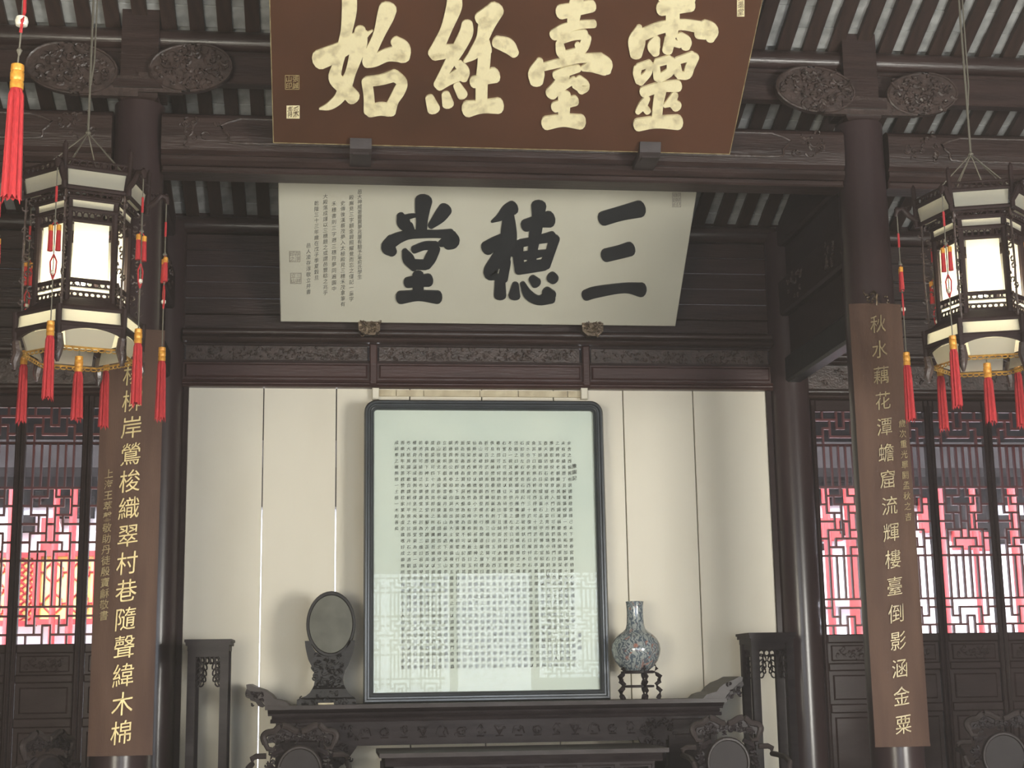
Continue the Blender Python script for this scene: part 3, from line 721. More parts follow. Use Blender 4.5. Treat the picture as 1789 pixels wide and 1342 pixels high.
# ---- brown plaque with gold characters
dtop = 150                                             # the plaque runs on above the picture
B2, u2, n2, wd2, L2, Yt2 = lean_plane((477, 250), (1275, 270), (468, 0), (1326, 8), 10.12)
L2b = L2*1.42
print('brown plaque', wd2, L2, Yt2, n2)
pb = plaque('hanging_plaque', 'brown plaque with four large gold brush characters, leaning out at the top', B2, u2, n2, wd2, L2b, brown, .045)
mb = MB(); h = wd2/2
P_ = lambda a, b, d: Vector((a, 0, 0))+u2*b+n2*d
for a, b, c, d in ((-h, 0, h, .008), (-h, 0, -h+.006, L2b), (h-.006, 0, h, L2b)):
    mb.add([P_(a, b, .002), P_(c, b, .002), P_(c, d, .002), P_(a, d, .002)], [(0, 1, 2, 3)])
mb.build('gilt_edge', goldp, pb)
shi = [[(612,-110,80),(612,-20,105),(610,80,105),(590,220,82),(560,340,78),(530,450,72),(510,545,96),(565,610,100),(640,690,102)],
 [(688,205,76),(685,290,110),(655,400,94),(620,510,76),(585,600,90),(540,690,76),(470,748,54),(400,768,12)],
 [(398,420,138),(470,390,132),(560,345,112),(650,285,110),(730,235,50)],[(720,250,40),(775,212,10)],
 [(885,55,128),(865,120,120),(825,230,84),(785,320,80),(745,400,86)],[(735,430,92),(790,425,86),(880,385,92),(975,375,120)],[(935,285,72),(985,340,118),(985,400,112)],
 [(735,570,76),(750,680,76),(755,785,84)],[(735,575,72),(840,560,74),(935,530,84)],[(930,530,80),(985,580,76),(965,640,84),(925,710,74),(895,785,92)],[(755,785,84),(830,768,92),(895,775,92)]]
jing = [[(1355,-90,80),(1358,0,108),(1350,60,110),(1300,200,82),(1250,310,90),(1220,380,106)],[(1215,370,110),(1300,360,96),(1380,340,70)],
 [(1448,165,80),(1440,230,98),(1385,340,92),(1325,440,76),(1275,530,66),(1245,600,76)],[(1245,600,80),(1320,560,74),(1400,520,90)],[(1385,450,64),(1430,500,70),(1420,555,60)],
 [(1180,690,62),(1210,770,92)],[(1295,665,60),(1312,735,84)],[(1375,600,56),(1415,670,76)],
 [(1650,60,124),(1590,160,120),(1555,270,88),(1500,370,80),(1430,430,24)],[(1540,130,96),(1650,60,110)],
 [(1560,300,100),(1580,360,90)],[(1655,292,84),(1735,320,104),(1785,375,66)],
 [(1572,340,92),(1565,450,90),(1552,560,86),(1548,730,84)],[(1495,578,84),(1570,555,80),(1640,528,112)],[(1450,768,116),(1550,752,92),(1668,745,112)]]
tai = [[(530,-90,90),(520,-20,96),(500,90,96),(490,160,80)],[(405,80,104),(500,62,96),(625,38,86)],[(355,245,78),(430,200,72),(530,172,58),(640,165,56)],
 [(395,300,56),(405,360,70),(415,395,50)],[(395,285,54),(490,248,66),(575,240,70)],[(590,262,66),(570,320,72),(535,380,56)],[(410,390,54),(530,365,66)],[(520,310,40),(540,340,60)],
 [(255,425,50),(232,510,116),(232,575,96)],[(280,470,56),(400,440,62),(520,412,62),(690,400,60)],[(690,410,74),(725,455,96),(735,505,50)],[(560,480,40),(650,462,100),(720,490,84)],
 [(368,530,62),(450,500,68),(530,480,52)],[(430,530,80),(380,610,84),(335,660,90)],[(335,655,80),(420,610,52),(500,560,48)],[(530,558,62),(570,605,80),(545,640,54)],[(500,600,40),(540,620,50)],
 [(430,670,92),(428,760,84),(425,830,80)],[(362,755,74),(430,730,70),(505,708,74)],[(300,868,96),(420,848,88),(545,860,104)]]
ling = [[(1120,-20,70),(1220,-25,66),(1330,-15,90)],[(1118,55,104),(1220,48,92),(1325,30,96)],[(1202,0,90),(1198,150,98),(1190,240,84)],
 [(962,185,40),(945,280,122),(938,385,86)],[(990,240,86),(1110,192,84),(1260,170,76),(1400,190,84)],[(1420,180,96),(1470,215,110),(1465,275,60)],[(1380,230,80),(1430,235,80)],
 [(1085,270,54),(1065,325,92),(1078,375,56)],[(1180,270,80),(1160,355,74)],[(1250,250,60),(1290,290,84),(1290,330,64)],[(1210,300,50),(1250,310,50)],
 [(950,480,60),(945,520,56),(962,570,60)],[(955,470,50),(1035,445,54)],[(1035,450,52),(1025,510,50),(965,575,60)],
 [(1080,450,50),(1090,550,56)],[(1085,440,56),(1175,415,60)],[(1185,420,60),(1180,500,62),(1095,555,56)],
 [(1225,430,50),(1240,520,60)],[(1230,425,50),(1340,390,62)],[(1355,395,66),(1320,470,66),(1300,525,60),(1240,530,50)],
 [(990,648,74),(1110,612,72),(1235,603,82)],[(1112,640,80),(1095,730,74),(1085,840,72)],[(1018,690,44),(985,740,60),(948,790,36)],[(985,740,50),(1022,785,48)],
 [(1215,665,50),(1185,715,60),(1140,745,26)],[(1190,715,60),(1228,750,76)],[(950,880,88),(1080,860,84),(1235,862,104)]]
chars(pb, B2, n2, (460, 0), ZA, shi, gold, .012, 'gold brush character at the left end')
chars(pb, B2, n2, (460, 0), ZA, jing, gold, .012, 'gold brush character, second from left')
chars(pb, B2, n2, (880, 0), ZA, tai, gold, .012, 'gold brush character, third from left')
chars(pb, B2, n2, (880, 0), ZA, ling, gold, .012, 'gold brush character at the right end')
seal(pb, 510.5, 143.5, 25, B2, n2, ['山張', '印誠'], gold2)
seal(pb, 512, 195.5, 23, B2, n2, ['青采'], brown, gold)
seal(pb, 1294, 8, 13, B2, n2, ['寶', '墨', '堂'], brown, gold, 1, 3.2)
for px, py, lab in ((630, 262, 'black wooden bracket holding the brown plaque, left'), (1132, 268, 'black wooden bracket holding the brown plaque, right')):
    p = on(px, py, B2, n2); t = thing('plaque_bracket', lab, 'bracket', tuple(p))
    mb = MB(); a = .075; mb.xprism([(-.05, .02), (-.07, .05), (-.10, .05), (-.08, -.02), (-.05, -.05), (.2, -.06), (.2, .0), (.02, .0)], -a, a)
    mb.yprism([(-.075, .02), (.075, .02), (.055, -.055), (-.055, -.055)], -.06, .05)
    mb.build('hook', furn_hi, t)

# ================================================================== COUPLET BOARDS
def couplet_board(label, xl, xr, ztop_, zbot, Yc, rad, text, small, sx, zs0, zs1, side):
    x = (xl+xr)/2; hw = (xr-xl)/2; rad = .62
    t = thing('couplet_board', label, 'board', (x, Yc, zbot))
    ha = math.asin(hw/rad); N = 14
    arc = [(-ha+2*ha*i/N) for i in range(N+1)]
    base = rad*math.cos(0)
    mb = MB(); H = ztop_-zbot
    pr = [(rad*math.sin(a), -rad*math.cos(a)) for a in arc]+[((rad-.028)*math.sin(a), -(rad-.028)*math.cos(a)) for a in arc[::-1]]
    off = rad
    mb.zprism([(p, q+off) for p, q in pr], 0, H); mb.build('board', couplet, t, True)
    for z0, z1 in ((0, .018), (H-.018, H)):
        mb = MB(); mb.zprism([(p*1.01, q*1.003+off) for p, q in pr], z0, z1); mb.build('edge_band', couplet, t, True)
    def f(a, b, x0=0.):
        an = (a+x0)/rad; return ((rad+.010)*math.sin(an), off-(rad+.010)*math.cos(an), b)
    return t, f, H
YB = 10.22
def zc_(px, py): return zat(px, py, YB)
# left
xl, xr = xat(151, 1322, YB), xat(265, 1320, YB); zb_l = zat(208, 1321, YB); zt_l = zat(230, 575, YB)
t, f, H = couplet_board('left brown couplet board with bright gold characters, hanging on the front column', xl, xr, zt_l, zb_l, YB, .235, '', '', 0, 0, 0, 'l')
txt = '楊柳岸鶯梭織翠村巷隨聲緯木棉'; zl = [655, 686, 740, 790, 838, 880, 922, 986, 1032, 1085, 1133, 1180, 1226, 1281]
z0_, z1_ = zat(228, 655, YB)-zb_l, zat(210, 1281, YB)-zb_l
dy = (z0_-z1_)/13
write('inscription', list('風'+txt), lambda a, b: f(a, b+z0_+dy, .01), .2, dy, .140, .160, gold2, t, .0, world=False)
sm = '上海王萃馨敬助丹徒殷寶龢敬書'; za_, ze_ = zat(185, 828, YB)-zb_l, zat(177, 1076, YB)-zb_l; dys = (za_-ze_)/13
write('small_inscription', list(sm), lambda a, b: f(a, b+za_, -.128), .2, dys, .062, .066, goldp, t, .006, world=False)
# right
xl, xr = xat(1532, 1305, YB), xat(1628, 1305, YB); zb_r = zat(1580, 1305, YB); zt_r = zat(1536, 530, YB)
t, f, H = couplet_board('right brown couplet board with dim gold characters, hanging on the front column', xl, xr, zt_r, zb_r, YB, .235, '', '', 0, 0, 0, 'r')
txt = '秋水藕花潭蟾窟流輝樓臺倒影涵金粟'
z0_, z1_ = zat(1537, 567, YB)-zb_r, zat(1586, 1266, YB)-zb_r; dy = (z0_-z1_)/15
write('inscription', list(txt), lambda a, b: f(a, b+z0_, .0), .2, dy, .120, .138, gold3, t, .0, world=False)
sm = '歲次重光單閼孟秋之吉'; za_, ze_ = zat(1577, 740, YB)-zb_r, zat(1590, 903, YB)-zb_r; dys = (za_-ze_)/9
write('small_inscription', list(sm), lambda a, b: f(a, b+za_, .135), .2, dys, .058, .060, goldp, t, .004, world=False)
mb = MB(); mb.tube([(0, -.01, H-.02), (0, -.02, H+.06), (0, .04, H+.10)], .008, 6)
rg = random.Random(8); scrolls(mb, 10, lambda r: (r.uniform(-.08, .08), H+r.uniform(.01, .06)), rg, (.008, .004), (.02, .04), lambda q: (q[0], -.02, q[1]))
mb.build('hanger', bronze, t, True)

# ================================================================== ALTAR TABLE
YA0, YA1 = 11.75, 12.35
ax0, ax1 = xat(463, 1230, YA0), xat(1270, 1224, YA0); zA = (zat(465, 1231, YA0)+zat(1268, 1223, YA0))/2
zz = lambda y: zA-(y-1227)*YA0/F
TL = thing('altar_table', 'long dark carved altar table with upturned scroll ends before the cream screen', 'table', ((ax0+ax1)/2, (YA0+YA1)/2, 0))
mb = MB(); e = .03
mb.box(ax0, ax1, YA0, YA1, zA-.03, zA); mb.build('top', furn_hi, TL, world=True)
mb = MB()
mb.xprism([(YA0+.0, zA-.03), (YA0+.02, zA-.045), (YA0+.05, zA-.06), (YA0+.055, zA-.075), (YA1, zA-.075), (YA1, zA-.03)], ax0+.02, ax1-.02)
mb.xprism([(YA0+.04, zA-.075), (YA0+.03, zA-.085), (YA0+.05, zz(1250)), (YA1, zz(1250)), (YA1, zA-.075)], ax0+.05, ax1-.05)
mb.xprism([(YA0+.03, zz(1250)), (YA0+.02, zz(1253)), (YA0+.03, zz(1256)), (YA1, zz(1256)), (YA1, zz(1250))], ax0+.04, ax1-.04)
mb.build('cornice', furn, TL, world=True)
mb = MB(); rg = random.Random(31)
mb.box(ax0+.08, ax1-.08, YA0+.055, YA0+.09, zz(1290), zz(1256))
n_ = 15
for i in range(n_):
    cx = ax0+.75+(ax1-ax0-1.5)*i/(n_-1); zq = zz(1273)
    k = i % 4; fy = YA0+.053
    mb.tube([(cx-.028, fy, zq-.045), (cx+.028, fy, zq-.045)], .006, 5)
    if k == 0: mb.tube([(cx-.045, fy, zq-.03), (cx-.03, fy, zq+.02), (cx, fy, zq+.035), (cx+.03, fy, zq+.02), (cx+.045, fy, zq-.03)], .006, 5)
    elif k == 1: mb.tube([(cx+.034*math.cos(a), fy, zq-.005+.026*math.sin(a)) for a in [q*PI/5 for q in range(11)]], .006, 5)
    elif k == 2: mb.tube([(cx, fy, zq+.04), (cx+.034, fy, zq), (cx, fy, zq-.04), (cx-.034, fy, zq), (cx, fy, zq+.04)], .006, 5)
    else: mb.tube([(cx-.04, fy, zq+.03), (cx-.02, fy, zq), (cx, fy, zq-.04), (cx+.02, fy, zq), (cx+.04, fy, zq+.03), (cx-.04, fy, zq+.03)], .006, 5)
    scrolls(mb, 5, lambda r: (cx+r.uniform(-.03, .03), zq+r.uniform(-.03, .03)), rg, (.006, .003), (.012, .025), lambda q: (q[0], fy, q[1]))
scrolls(mb, 90, lambda r: ((r.uniform(ax0+.1, ax0+.68) if r.random() < .5 else r.uniform(ax1-.68, ax1-.1)), r.uniform(zz(1286), zz(1262))), rg, (.009, .004), (.02, .05), lambda q: (q[0], YA0+.05, q[1]))
mb.build('carved_frieze', furn, TL, True, world=True)
# spandrels
for s in (0, 1):
    mb = MB(); xe = ax0+.08 if s == 0 else ax1-.08; d = 1 if s == 0 else -1; yy = YA0+.06
    poly = [(xe+d*.40, zz(1290)), (xe+d*.62, zz(1290)), (xe+d*.60, zz(1300)), (xe+d*.54, zz(1318)), (xe+d*.46, zz(1334)), (xe+d*.40, zz(1340))]
    mb.yprism(poly, yy, yy+.03); scrolls(mb, 22, lambda r: (xe+d*r.uniform(.42, .56), r.uniform(zz(1322), zz(1293))), rg, (.010, .004), (.03, .05), lambda q: (q[0], yy-.005, q[1]))
    mb.build('carved_spandrel', furn, TL, True, world=True)
    mb = MB(); a, b = sorted((xe, xe+d*.38)); mb.box(a, b, YA0+.06, YA1-.06, .0, zz(1290)); 
    mb.cbox(a+.03, b-.03, YA0+.045, YA0+.07, zz(1288), zz(1260), .01)
    mb.build('end_panel', furn, TL, world=True)
    for yy2 in (YA0+.05, YA1-.1):
        for xx in (a, b-.05):
            mb = MB(); mb.box(xx, xx+.05, yy2-.01, yy2+.05, 0, zz(1288)); mb.build('leg', furn, TL, world=True)
mb = MB(); mb.box(ax0+.45, ax1-.45, YA0+.07, YA0+.10, zz(1296), zz(1289)); mb.build('lower_rail', furn, TL, world=True)
# scroll ends
for s in (0, 1):
    xe = ax0-.02 if s == 0 else ax1+.02; d = -1 if s == 0 else 1
    prof = [(-.20, 0), (-.17, .03), (-.12, .045), (-.09, .05), (-.06, .085), (-.01, .12), (.05, .14), (.10, .165), (.125, .16), (.12, .13), (.09, .11), (.05, .075), (.02, .05), (-.01, .02), (-.02, .0)]
    pts = [(xe+d*(a), zA+b) for a, b in prof]
    mb = MB(); mb.yprism(pts, YA0+.04, YA1-.04); mb.build('scroll_end', furn_hi, TL, world=True)
    mb = MB(); 
    bump = [(xe+d*a, zA+b) for a, b in ((-.02, .0), (.02, .05), (.05, .075), (.09, .11), (.12, .13), (.13, .10), (.10, .07), (.09, .045), (.05, .03), (.03, .0), (.0, -.01))]
    mb.yprism(bump, YA0+.03, YA0+.07); scrolls(mb, 10, lambda r: (xe+d*r.uniform(.0, .1), zA+r.uniform(.02, .11)), rg, (.010, .005), (.02, .04), lambda q: (q[0], YA0+.028, q[1]))
    mb.build('scroll_bracket', furn, TL, True, world=True)
# ================================================================== FRAMED INSCRIPTION
YG = 12.18
a, b = at(637, 1221, YG), at(1067, 1219, YG); c, d = at(634, 698, YG), at(1052, 702, YG)
gx0, gx1 = (a.x+c.x)/2, (b.x+d.x)/2; gz0 = zA+.001; gz1 = (c.z+d.z)/2
FR = thing('framed_inscription', 'large glazed frame of fine handwritten columns standing on the altar table', 'picture frame', ((gx0+gx1)/2, YG, gz0))
fw = 17.5*YG/F
def rrect(x0, x1, z0, z1, r):
    o = [(x0, z0), (x1, z0)]
    o += [(x1-r+r*math.cos(t), z1-r+r*math.sin(t)) for t in [k*PI/16 for k in range(9)]]
    o += [(x0+r+r*math.cos(t), z1-r+r*math.sin(t)) for t in [PI/2+k*PI/16 for k in range(9)]]
    return o
mb = MB()
lay = [(0, .05), (0, -.01), (.012, -.025), (.026, -.025), (.034, -.012), (.046, -.012), (.054, -.022), (.066, -.018), (fw, .0), (fw, .03)]
rings = []
for o_, dy_ in lay:
    r = max(.105-o_, .012); rings.append([(p[0], YG+dy_, p[1]) for p in rrect(gx0+o_, gx1-o_, gz0+o_*1.0, gz1-o_, r)])
m_ = len(rings[0])
vs = [p for rr in rings for p in rr]
fs = [(i*m_+k, i*m_+(k+1) % m_, (i+1)*m_+(k+1) % m_, (i+1)*m_+k) for i in range(len(lay)-1) for k in range(m_)]
mb.add(vs, fs); mb.build('frame', framem, FR, True, world=True)
px0, px1, pz0, pz1 = gx0+fw-.005, gx1-fw+.005, gz0+fw-.005, gz1-fw+.005
# paper with soft cockling
mb = MB(); NX, NZ = 60, 80; vs = []; rg = random.Random(2)
for j in range(NZ+1):
    for i in range(NX+1):
        uu, vv = i/NX, j/NZ
        k = max(0, .33-vv)/.33
        dz = .0035*k*math.sin(vv*75+3*math.sin(uu*5)+uu*2)+.002*k*math.sin(vv*130+uu*9)
        vs.append((px0+(px1-px0)*uu, YG+.026+dz, pz0+(pz1-pz0)*vv))
mb.add(vs, [(j*(NX+1)+i, j*(NX+1)+i+1, (j+1)*(NX+1)+i+1, (j+1)*(NX+1)+i) for j in range(NZ) for i in range(NX)])
PA = mb.build('paper_sheet', paper, FR, True, world=True)
mb = MB(); mb.box(px0-.01, px1+.01, YG+.035, YG+.048, pz0-.01, pz1+.01); mb.build('backing', mount, FR, world=True)
YUYUAN = ('余舍之西偏舊有蔬圃數畦嘉靖己未下第春官稍稍聚石鑿池構亭藝竹垂二十年屢作屢止未有成績萬曆丁丑解蜀藩綬歸一意充拓地加闢者十五池加鑿者十七每歲耕獲盡為營治之資時奉老親觴詠其間而園漸稱勝區矣'
 '園東面架樓數椽以隔塵市之囂中三楹為門匾曰豫園取愉悅老親意也入門西行可數武復得門曰漸佳西可二十武折而北豎一小坊曰人境壺天過坊得石梁穹窿跨水上梁竟而高墉中陷石刻四篆字曰寰中大快循墉東西行得堂曰玉華'
 '前臨奇石曰玲瓏玉蓋石品之甲相傳為宣和漏網因以名堂堂後軒一楹朱欄臨流時餌魚其下曰魚樂由軒而西得廊可十餘武折而北有亭翼然覆水面曰涵碧閣道相屬行者忘其度水也自亭折而西廊可三十武復得門曰履祥'
 '巨石夾峙若關中藏廣庭縱數仞衡倍之甃以石如砥左右累奇石隱起作巖巒坡谷狀名花珍木參差在列前距大池限以石闌有堂五楹巋然臨之曰樂壽堂頗擅丹雘雕鏤之美嗟嗟樂壽堂之構本以娛奉老親而竟以力薄愆期老親不及一視其成實終天恨也堂之左室曰充四齋由余之名若號而題之以為弦韋之佩者也'
 '其右室曰五可齋則以往昔待罪淮漕時苦於驅馳有書請於老親曰不肖自維有親可事有子可教有田可耕何戀戀雞肋為比丁丑歸而吾師太原王公以五可名齋池心有島橫峙有亭曰鳧佚島之陽峰巒錯疊竹樹蔽虧則南山也'
 '由五可而西南面為介閣東面為醉月樓其下修廊曲折可百餘武自南而西轉而北有樓三楹曰徵陽下為書室左右圖書可靜修樓之前累武康石為山崚嶒秀潤頗愜觀賞登樓西行為閣道屬之層樓曰純陽閣最上奉呂仙以余揆初度偶同仙降'
 '故老親命以徵陽為小字中層則祁陽土神之祠閣後循花磴而下為留春窩其南為葡萄架循架而西度短橋經竹阜有梅百株俯以蔽閣曰玉茵玉茵而東為關侯祠出祠東行高下紆迴為岡為嶺為澗為洞為壑為梁為灘不可悉記各極其趣'
 '山半為山神祠祠東有亭北向曰挹秀挹秀在群峰之坳下臨大池與樂壽堂相望山行至此藉以偃息由亭而東得大石洞窅窱深靚幾與張公善卷相衡由洞仰出為大士庵東偏禪室五楹高僧至止可以頂禮出庵門奇峰矗立若登虯若戲馬'
 '閣雲礙月蓋南山最高處下視溪山亭館若御風騎氣而俯瞰塵寰真異境也自山徑東北下過留影亭盤旋亂石間轉而北得堂三楹曰會景堂左通雪窩右綴水軒出會景度曲梁修可四十步梁竟即向之所謂廣庭而樂壽以南之勝盡於此矣'
 '樂壽堂之西構祠三楹奉高祖而下神主以便奠享堂後鑿方塘栽菡萏周以垣垣後修竹萬挺竹外長渠東西咸達於前池舟可繞而泛也樂壽堂之東別為堂三楹曰容與琴書鼎彝雜陳其間內有樓五楹曰頤晚樓'
 '樓旁庖湢咸備則余棲息所矣容與堂東為室一區居季子雲獻便其定省其堂曰愛日志養也大抵是園不敢自謂輞川平泉之比而卉石之適觀堂室之便體舟楫之沿泛亦足以送流景而樂餘年矣第經營數稔家業為虛余雖嗜好成癖無所於悔實可為士人殷鑒者若余子孫惟永戒前車之轍無培一土植一木則善矣')
NR = 37; NCOL = 30
tail = '之轍無培一土植一木則善矣'
body = YUYUAN[:-len('戒前車'+tail)]
body = (body+'永戒')[:NR*(NCOL-1)]
last = '戒前車之轍無培一土植一木則善矣'
colsT = [body[i*NR:(i+1)*NR].ljust(NR, '　') for i in range(NCOL-1)]
colsT.append(last.ljust(NR, '　'))
print('inscription chars', len(body), NR*(NCOL-1))
rowsT = [''.join(colsT[NCOL-1-c_][r_] for c_ in range(NCOL)) for r_ in range(NR)]
tl_, tr_, bl_ = at(693, 773, YG), at(995, 773, YG), at(705, 1166, YG)
dxT = (tr_.x-tl_.x)/(NCOL-1)*1.0; dyT = (tl_.z-bl_.z)/(NR-1)
write('inscription', rowsT, lambda a, b: (tl_.x+a, YG+.0195, tl_.z+b), dxT, dyT, dxT*.68, dyT*.66, ink2, PA, .0, 1)
p = at(1004, 814, YG); write('title', list('豫園記'), lambda a, b: (p.x+a, YG+.0195, p.z+b), dxT, dyT, dxT*.8, dyT*.8, ink2, PA, .006, 1)
p2 = at(1013, 1110, YG); write('signature', list('潘允端'), lambda a, b: (p2.x+a, YG+.0195, p2.z+b), dxT, dyT, dxT*.7, dyT*.7, ink2, PA, .004, 1)
mb = MB(); mb.add([(px0, YG+.010, pz0), (px1, YG+.010, pz0), (px1, YG+.010, pz1), (px0, YG+.010, pz1)], [(0, 1, 2, 3)])
mb.build('glass_pane', pglass, FR, world=True)
# pale strips and blocks above the frame, on the screen
zS = gz1+.0
t = thing('mounting_strip', 'cracked pale backing strip above the glazed frame', 'strip', ((gx0+gx1)/2, W-.02, zS))
xa, xb = at(653, 690, W).x, at(1027, 690, W).x
edges = [xa, at(692, 690, W).x, at(740, 690, W).x, at(838, 690, W).x, at(905, 690, W).x, at(991, 690, W).x, xb]
for i in range(6):
    mb = MB(); mb.cbox(edges[i]+.003, edges[i+1]-.003, W-.02, W-.001, zat(840, 694, W), zat(840, 683, W), .002); mb.build('strip', mount, t, world=True)
for px, lab in ((656, 'small pale wooden hanging block above the frame, left end'), (1020, 'small pale wooden hanging block above the frame, right end')):
    p = at(px, 686, W-.05); mb = MB(); mb.cbox(p.x-.028, p.x+.028, W-.085, W-.03, p.z-.06, p.z+.035, .006)
    mb.box(p.x-.02, p.x+.02, W-.03, W-.001, p.z-.05, p.z+.02)
    tag(mb.build('hanging_block', white_p), lab, 'block')

# ================================================================== MIRROR STONE + STAND
p = at(572, 1224, 12.0)
t = thing('disc_screen', 'oval grey stone disc in a carved black stand on the left of the altar table', 'ornament', (p.x, 12.0, zA))
k = 12.0/F; zo = lambda y: (1224-y)*k
mb = MB(); N = 40; ca, cb = 42*k, 56*k; cz = zo(1089)-.0
cx_ = (578-573)*k
ring = lambda s_, y: [(cx_+ca*s_*math.cos(2*PI*i/N), y, cz+cb*s_*math.sin(2*PI*i/N)) for i in range(N)]
lay = [ring(1.0, .03), ring(1.0, -.02), ring(.97, -.035), ring(.90, -.035), ring(.86, -.02)]
vs = [q for r_ in lay for q in r_]; fs = [(i*N+j, i*N+(j+1) % N, (i+1)*N+(j+1) % N, (i+1)*N+j) for i in range(4) for j in range(N)]+[tuple(range(N))]
mb.add(vs, fs); mb.build('rim', ebony, t, True)
mb = MB(); q0 = ring(.88, -.024); mb.add(q0+ring(.6, -.028)+[(cx_, -.029, cz)], [(j, (j+1) % N, N+(j+1) % N, N+j) for j in range(N)]+[(N+j, N+(j+1) % N, 2*N) for j in range(N)]); mb.build('stone_disc', stone, t, True)
out = [(-51, 0), (-51, 9), (-40, 14), (-33, 16), (-27, 24), (-22, 34), (-21, 45), (-24, 58), (-29, 68), (-33, 76), (-36, 88), (-38, 98), (-39, 107), (-29, 107), (-27, 98), (-20, 88), (-8, 82), (4, 80), (16, 82), (28, 90), (33, 98), (35, 107), (46, 107), (45, 96), (42, 84), (38, 74), (34, 64), (29, 56), (26, 44), (27, 34), (32, 24), (37, 16), (44, 13), (48, 8), (48, 0)]
mb = MB()
poly = [((a)*k, b*k) for a, b in out]
# split into convex-ish slices: columns of quads between left and right chains
Lc = out[:13]; Rc = out[::-1][:13]
def width_at(ch, z):
    for (a0, b0), (a1, b1) in zip(ch, ch[1:]):
        if min(b0, b1) <= z <= max(b0, b1) and b0 != b1: return a0+(a1-a0)*(z-b0)/(b1-b0)
    return ch[-1][0]
lv = [0, 4, 8.9, 12, 15, 20, 26, 32, 40, 48, 56, 64, 72, 80]
vs = []; 
for z in lv:
    l_, r_ = width_at(out[:14], z), width_at(out[::-1][:14], z); dpt = (.11 if z < 10 else .07 if z < 30 else .045)
    vs += [(l_*k, -dpt, z*k), (r_*k, -dpt, z*k), (r_*k, dpt, z*k), (l_*k, dpt, z*k)]
fs = [(0, 3, 2, 1)]+[(4*i+j, 4*i+(j+1) % 4, 4*i+4+(j+1) % 4, 4*i+4+j) for i in range(len(lv)-1) for j in range(4)]+[tuple(4*(len(lv)-1)+j for j in range(4))]
mb.add(vs, fs)
mb.yprism([(a_*k, b_*k) for a_, b_ in out[8:27]], -.035, .035)
rg = random.Random(77)
scrolls(mb, 60, lambda r: ((r.uniform(-18, 22))*k, r.uniform(16, 78)*k), rg, (.010, .005), (.02, .05), lambda q: (q[0], -.052-.02*(q[1] < .1), q[1]))
scrolls(mb, 30, lambda r: ((r.uniform(-46, 44))*k, r.uniform(1, 9)*k), rg, (.008, .004), (.02, .04), lambda q: (q[0], -.112, q[1]))
for s in (-1, 1):
    scrolls(mb, 16, lambda r: ((s*r.uniform(20, 27)+3)*k, r.uniform(62, 80)*k), rg, (.012, .006), (.02, .04), lambda q: (q[0], -.03, q[1]))
mb.build('carved_stand', ebony, t, True)
mb = MB(); mb.cbox(-.07, .05, -.125, -.112, .001, .016, .002); mb.build('small_label', mount, t)

# ================================================================== VASE + STAND
p = at(1116, 1220, 12.0); k = 12.0/F
t = thing('vase_stand', 'carved dark wooden stand with curled legs under the blue vase', 'stand', (p.x, 12.0, zA))
mb = MB(); mb.lathe([(.115, 44*k), (.135, 45*k), (.135, 48*k), (.115, 49*k)], (0, 0, 0), 24); mb.build('ring_top', furn, t, True)
mb = MB(); mb.lathe([(.10, 20*k), (.125, 20.5*k), (.125, 24*k), (.10, 24.5*k)], (0, 0, 0), 24); mb.build('lower_ring', furn, t, True)
for i in range(5):
    an = -PI/2+.18+i*2*PI/5; c_, s_ = math.cos(an), math.sin(an)
    pr = [(.135, 58), (.15, 52), (.13, 47), (.15, 42), (.175, 38), (.17, 30), (.14, 25), (.15, 19), (.175, 14), (.165, 6), (.15, 0)]
    mb = MB(); mb.tube([(c_*a*1.0, s_*a*1.0, b*k+.002) for a, b in pr], [.008, .013, .016, .016, .019, .017, .016, .016, .018, .017, .018], 8); 
    mb.tube([(c_*a, s_*a, b*k) for a, b in ((.175, 37), (.155, 34), (.15, 30), (.165, 27))], .007, 6)
    mb.build('leg', furn, t, True)
t = thing('porcelain_vase', 'blue and red patterned porcelain bottle vase on the right of the altar table', 'vase', (p.x-.01, 12.0, zA+47.5*k))
cx0 = 1220-48
prof = [(.0, 0), (.085, 0), (.100, .01), (.135, .035), (.168, .08), (.188, .13), (.194, .17), (.188, .215), (.168, .255), (.135, .29), (.100, .312), (.078, .335), (.069, .37), (.066, .42), (.065, .48), (.068, .53), (.072, .548), (.064, .55), (.058, .54), (.055, .50)]
mb = MB(); mb.lathe(prof, (0, 0, 0), 40); mb.build('vase_body', porc, t, True)

